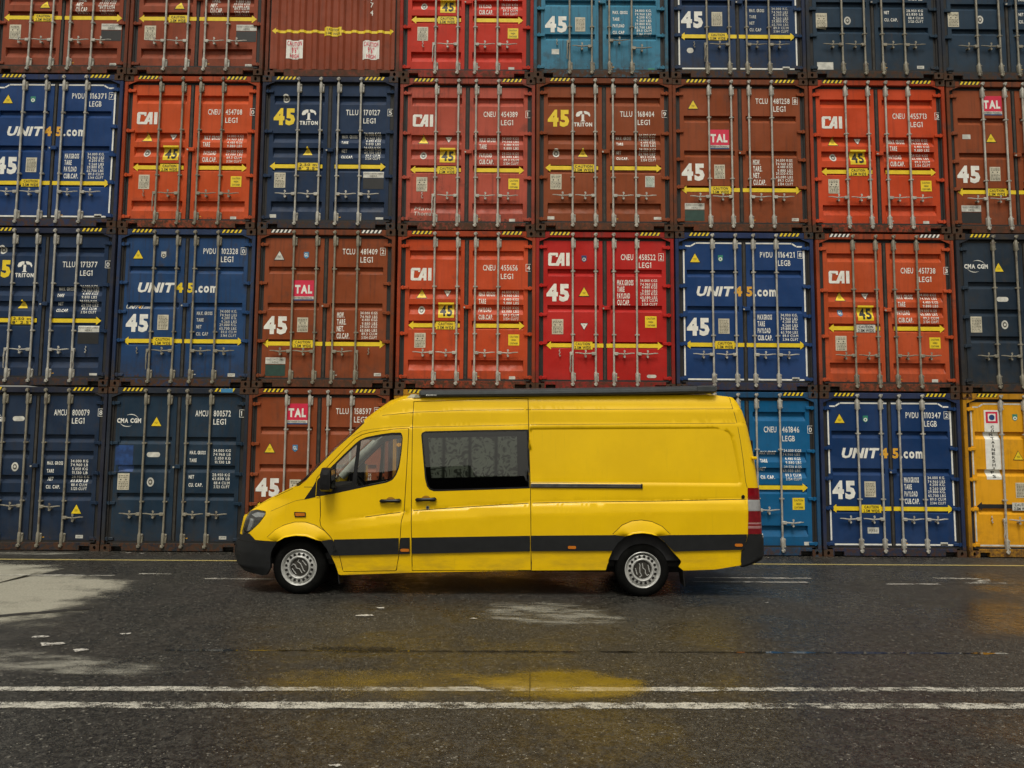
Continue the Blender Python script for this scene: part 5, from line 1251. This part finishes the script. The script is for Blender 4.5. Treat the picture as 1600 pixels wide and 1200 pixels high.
def handle(xa, xb, z, par):
    dp = V['gap']; xm = (xa+xb)/2
    o = mk('handle_recess', [panel('f', toUV([(xm+.058*math.cos(R(18*k)), z+.004+.045*math.sin(R(18*k))) for k in range(11)], .02), [], .0015, uvin=True, skirt=0, grid=.02)], V['shade'], par)
    mb = MB(); w_ = -W0(xm, z); mb.tube([(xa, w_-.012, z-.004), (xa+.012, w_-.026, z-.003), (xm-.04, w_-.038, z), (xm+.04, w_-.038, z+.002), (xb-.012, w_-.028, z+.004), (xb, w_-.012, z+.004)], .017, V['blk'], 8, [.014, .025, .021, .021, .028, .014]); mb.build('door_handle', par, smooth=60)
V['shade'] = plain('handle_recess_shade', (.34, .16, .004), .5)  # darker yellow paints the shade inside the handle pockets
handle(1.016, 1.273, 1.178, fd); handle(1.466, 1.719, 1.198, sd)
# sliding rail
y0 = W0(3.5, 1.385); mb = MB(); mb.box((2.92, -y0-.016, 1.358), (4.324, -y0+.01, 1.372), V['clad']); mb.box((2.92, -y0-.004, 1.372), (4.32, -y0+.01, 1.394), V['rail']); mb.box((2.92, -y0-.017, 1.394), (4.324, -y0+.01, 1.410), V['chrome'], .003); mb.box((4.318, -y0-.020, 1.354), (4.338, -y0+.01, 1.414), V['blk'], .004); mb.build('door_rail', van)
# tail lamps
for s in (1, -1):
    def seg(z0, z1): return panel('t', dn(UV([(I(z0, [.8, 1.376], [5.655, 5.672]), z0), ('U', SM_+SR*.95, z0), ('U', SM_+SR*.95, z1), (I(z1, [.8, 1.376], [5.655, 5.672]), z1)]), .03), [], .010, side=s, uvin=True, skirt=.02, grid=.04)
    t = mk('tail_lamp', [seg(.800, .868), seg(.902, .922), seg(.945, 1.085), seg(1.222, 1.374)], V['red'], van)
    mk('reversing_lens', [seg(1.087, 1.220)], V['clear'], t); mk('lens_stripe', [seg(.870, .900), seg(.923, .943)], plain('pink_lens', (.42, .20, .19), .15), t)
# rear doors
mb = MB(); xe = 5.86
for s in (1, -1): mb.box((5.79, s*.42-.28, 1.45), (5.835, s*.42+.28, 1.98), V['blk'], .01)
mb.build('rear_window', van)
mb = MB(); mb.tube([(5.74, -.93, 1.75), (5.80, -.95, 1.75)], .02, V['y'], 6); mb.build('rear_door_hinge', van)
fit('bumper_clip', [(5.845, .80), (5.855, .80), (5.857, .75), (5.846, .75)], .02, V['clear'], .01, van, .002)
# mirror
for s in (-1, 1):
    mb = MB(); yb = s*.95
    def mp(x, y, z): return (x, s*y, z)
    ring = []; prof_ = [(.93, .0), (.96, .9), (1.05, 1.0), (1.14, 1.0), (1.185, .85), (1.20, .4)]
    out_ = [(.290, 1.320), (.305, 1.300), (.425, 1.300), (.437, 1.33), (.432, 1.575), (.420, 1.592), (.325, 1.596), (.305, 1.585), (.285, 1.52)]; cx_, cz_ = .36, 1.45
    for y, k in prof_: ring.append([mp(cx_+(x-cx_)*(k if k else .5)+.0, y, cz_+(z-cz_)*(k if k else .5)) for x, z in out_])
    n_ = len(out_); vs = [p for r_ in ring for p in r_]; fs = [(i*n_+j, i*n_+(j+1) % n_, (i+1)*n_+(j+1) % n_, (i+1)*n_+j) for i in range(len(ring)-1) for j in range(n_)]+[tuple(range(n_)), tuple((len(ring)-1)*n_+j for j in range(n_))[::-1]]
    if s > 0: fs = [f[::-1] for f in fs]
    mb.add(vs, fs, V['blk']); mb.tube([mp(.33, .93, 1.30), mp(.36, 1.0, 1.33)], .04, V['blk'], 8); m_ = mb.build('wing_mirror', van, smooth=50)
    g_ = MB(); g_.add([mp(.438, .99, 1.33), mp(.438, 1.17, 1.33), mp(.434, 1.17, 1.57), mp(.434, .99, 1.57)], [(0, 1, 2, 3) if s > 0 else (3, 2, 1, 0)], plain('mirror_glass', (.16, .15, .15), .08, 1.)); g_.build('mirror_glass', m_)
# --- wheels
def lathe(mb, prof_, cx, cy, cz, s, mat, n=48):
    vs = []
    for y, r_ in prof_:
        for k in range(n): t = 2*math.pi*k/n; vs.append((cx+r_*math.cos(t), cy+s*y, cz+r_*math.sin(t)))
    fs = [(i*n+k, i*n+(k+1) % n, (i+1)*n+(k+1) % n, (i+1)*n+k) for i in range(len(prof_)-1) for k in range(n)]
    if s > 0: fs = [f[::-1] for f in fs]
    mb.add(vs, fs, mat)
def wheel(cx, s, rear, rot):
    cz = .335; cy = s*.925; root_ = None
    mb = MB(); lathe(mb, [(.0, .222), (.006, .232), (.012, .262), (.008, .295), (-.012, .322), (-.03, .333), (-.05, .337), (-.17, .337), (-.2, .325), (-.21, .26), (-.2, .22)], cx, cy, cz, s, V['tyre'], 56)
    for k in range(56):  # tread blocks
        t = 2*math.pi*k/56; 
        for y0_, y1_ in ((-.05, -.085), (-.095, -.13), (-.14, -.17)):
            vs = [(cx+r_*math.cos(t+a), cy+s*y, cz+r_*math.sin(t+a)) for y in (y0_, y1_) for a in (-.035, .035) for r_ in (.334, .342)]
            mb.add(vs, [(1, 3, 7, 5), (0, 1, 5, 4), (2, 6, 7, 3), (0, 2, 3, 1), (4, 5, 7, 6)], V['tyre'])
    root_ = mb.build('wheel', van, smooth=35); 
    mb = MB(); lathe(mb, [(-.03, .212), (.006, .226), (.010, .220), (.004, .212), (-.022, .204), (-.030, .197), (-.022, .188), (-.010, .178), (-.004, .165), (-.008, .150), (.004, .143), (.010, .134), (.004, .122), (-.03, .116), (-.036, .10), (-.036, .0001)], cx, cy, cz, s, V['steel'], 56); rim = mb.build('rim', root_, smooth=50)
    mb = MB(); n_ = 18
    for k in range(n_):
        t = 2*math.pi*k/n_+rot; x, z = cx+.165*math.cos(t), cz+.165*math.sin(t); m = 10
        vs = [(x+.018*math.cos(2*math.pi*j/m), cy+s*-.001, z+.018*math.sin(2*math.pi*j/m)) for j in range(m)]; mb.add(vs, [tuple(range(m))[::-1] if s > 0 else tuple(range(m))], V['gap'])
    mb.build('rim_hole', rim)
    mb = MB(); lathe(mb, [(-.034, .118), (-.028, .112), (-.024, .07), (-.022, .0001)], cx, cy, cz, s, V['dsteel'], 32); hub = mb.build('hub', root_, smooth=50)
    mb = MB(); c, d = math.cos(rot*3), math.sin(rot*3)
    def q(a, b): return (cx+a*c-b*d, cy+s*-.018, cz+a*d+b*c)
    for pl in ([(-.07, .07), (-.045, .08), (-.03, .05), (-.035, .01), (-.01, -.02), (-.012, -.08)], [(.05, .085), (.02, .07), (.035, .03), (.03, -.02), (.02, -.06), (.03, -.085)], [(-.085, .04), (-.08, -.05)], [(.075, .05), (.085, -.03)]): mb.tube([q(a, b) for a, b in pl], .006, V['steel'], 6)
    mb.build('hub_bracket', hub)
for cx, rear in ((.0, 0), (4.337, 1)):
    for s in (-1, 1): wheel(cx, s, rear, .2 if not rear else 1.1)
# wheel housings and mud flaps
for cx, rear in ((0.02, 0), (4.34, 1)):
    for s in (-1, 1):
        mb = MB(); n_ = 16; rr = .445; vs = []
        for k in range(n_+1):
            t = R(12+156*k/n_)
            for y in (.60, .90): vs.append((cx+rr*math.cos(t), s*y, .335+rr*math.sin(t)*(1.0 if rear else .92)))
        fs = [(2*k, 2*k+1, 2*k+3, 2*k+2) for k in range(n_)]; mb.add(vs, fs if s > 0 else [f[::-1] for f in fs], V['under'] if not rear else V['liner'] if 'liner' in V else V['under'])
        mb.add([(cx+rr*math.cos(R(12+156*k/n_)), s*.60, .335+rr*math.sin(R(12+156*k/n_))*(1.0 if rear else .92)) for k in range(n_+1)], [tuple(range(n_+1))], V['under']); mb.build('wheel_housing', van)
        mb = MB(); x = cx+(.44 if not rear else .47); mb.add([(x, s*.70, .52), (x, s*.95, .52), (x+.05, s*.94, .14), (x+.05, s*.70, .14), (x+.012, s*.70, .52), (x+.012, s*.95, .52), (x+.062, s*.94, .14), (x+.062, s*.70, .14)], [(0, 1, 2, 3), (7, 6, 5, 4), (1, 5, 6, 2), (0, 3, 7, 4), (3, 2, 6, 7), (0, 4, 5, 1)], V['clad']); mb.build('mud_flap', van)
# awning cassette on the roof edge
aw = bpy.data.objects.new('awning_cassette', None); COL.objects.link(aw); aw.parent = van
AG = plain('anthracite_aluminium', (.055, .062, .066), .38, .3, var=.2)
mb = MB(); sec = [(-.80, -.005), (-.885, .005), (-.905, .03), (-.90, .062), (-.875, .086), (-.82, .103), (-.76, .103), (-.74, .06), (-.75, .0)]
xs_ = [1.47, 1.50, 3.0, 4.4, 5.28, 5.325]; zb = [2.505, 2.503, 2.530, 2.560, 2.585, 2.59]; sc_ = [.75, 1, 1, 1.0, 1.0, .8]; vs = []
for x, z, k in zip(xs_, zb, sc_): vs += [(x, -.82+(y+.82)*k, z+.055+(h-.055)*k) for y, h in sec]
m = len(sec); mb.add(vs, [(i*m+j, (i+1)*m+j, (i+1)*m+(j+1) % m, i*m+(j+1) % m) for i in range(len(xs_)-1) for j in range(m)]+[tuple(range(m)), tuple((len(xs_)-1)*m+j for j in range(m))[::-1]], AG)
me = mb.build('cassette_body', aw, smooth=30); 
bm = bmesh.new(); bm.from_mesh(me.data); bmesh.ops.recalc_face_normals(bm, faces=bm.faces[:]); bm.to_mesh(me.data); bm.free()
mb = MB(); mb.box((5.06, -.912, 2.60), (5.30, -.895, 2.665), AG, .004); mb.build('end_cap', aw)
mb = MB(); text(mb, 'DOMETIC', 1.585, 2.521, 1.70, 2.537, -.9075, M['white'], .03); mb.poly([(1.562, 2.521), (1.576, 2.521), (1.582, 2.537), (1.568, 2.537)], -.9075, M['white']); mb.build('lettering', aw)
mb = MB(); mb.add([(1.30, -.80, 2.503), (1.40, -.86, 2.497), (1.55, -.86, 2.505), (1.52, -.70, 2.53), (1.36, -.80, 2.545), (1.42, -.82, 2.545)], [(0, 1, 5, 4), (1, 2, 3, 5), (4, 5, 3)], plain('bracket_paint', (.5, .48, .35), .5)); mb.build('roof_bracket', aw)
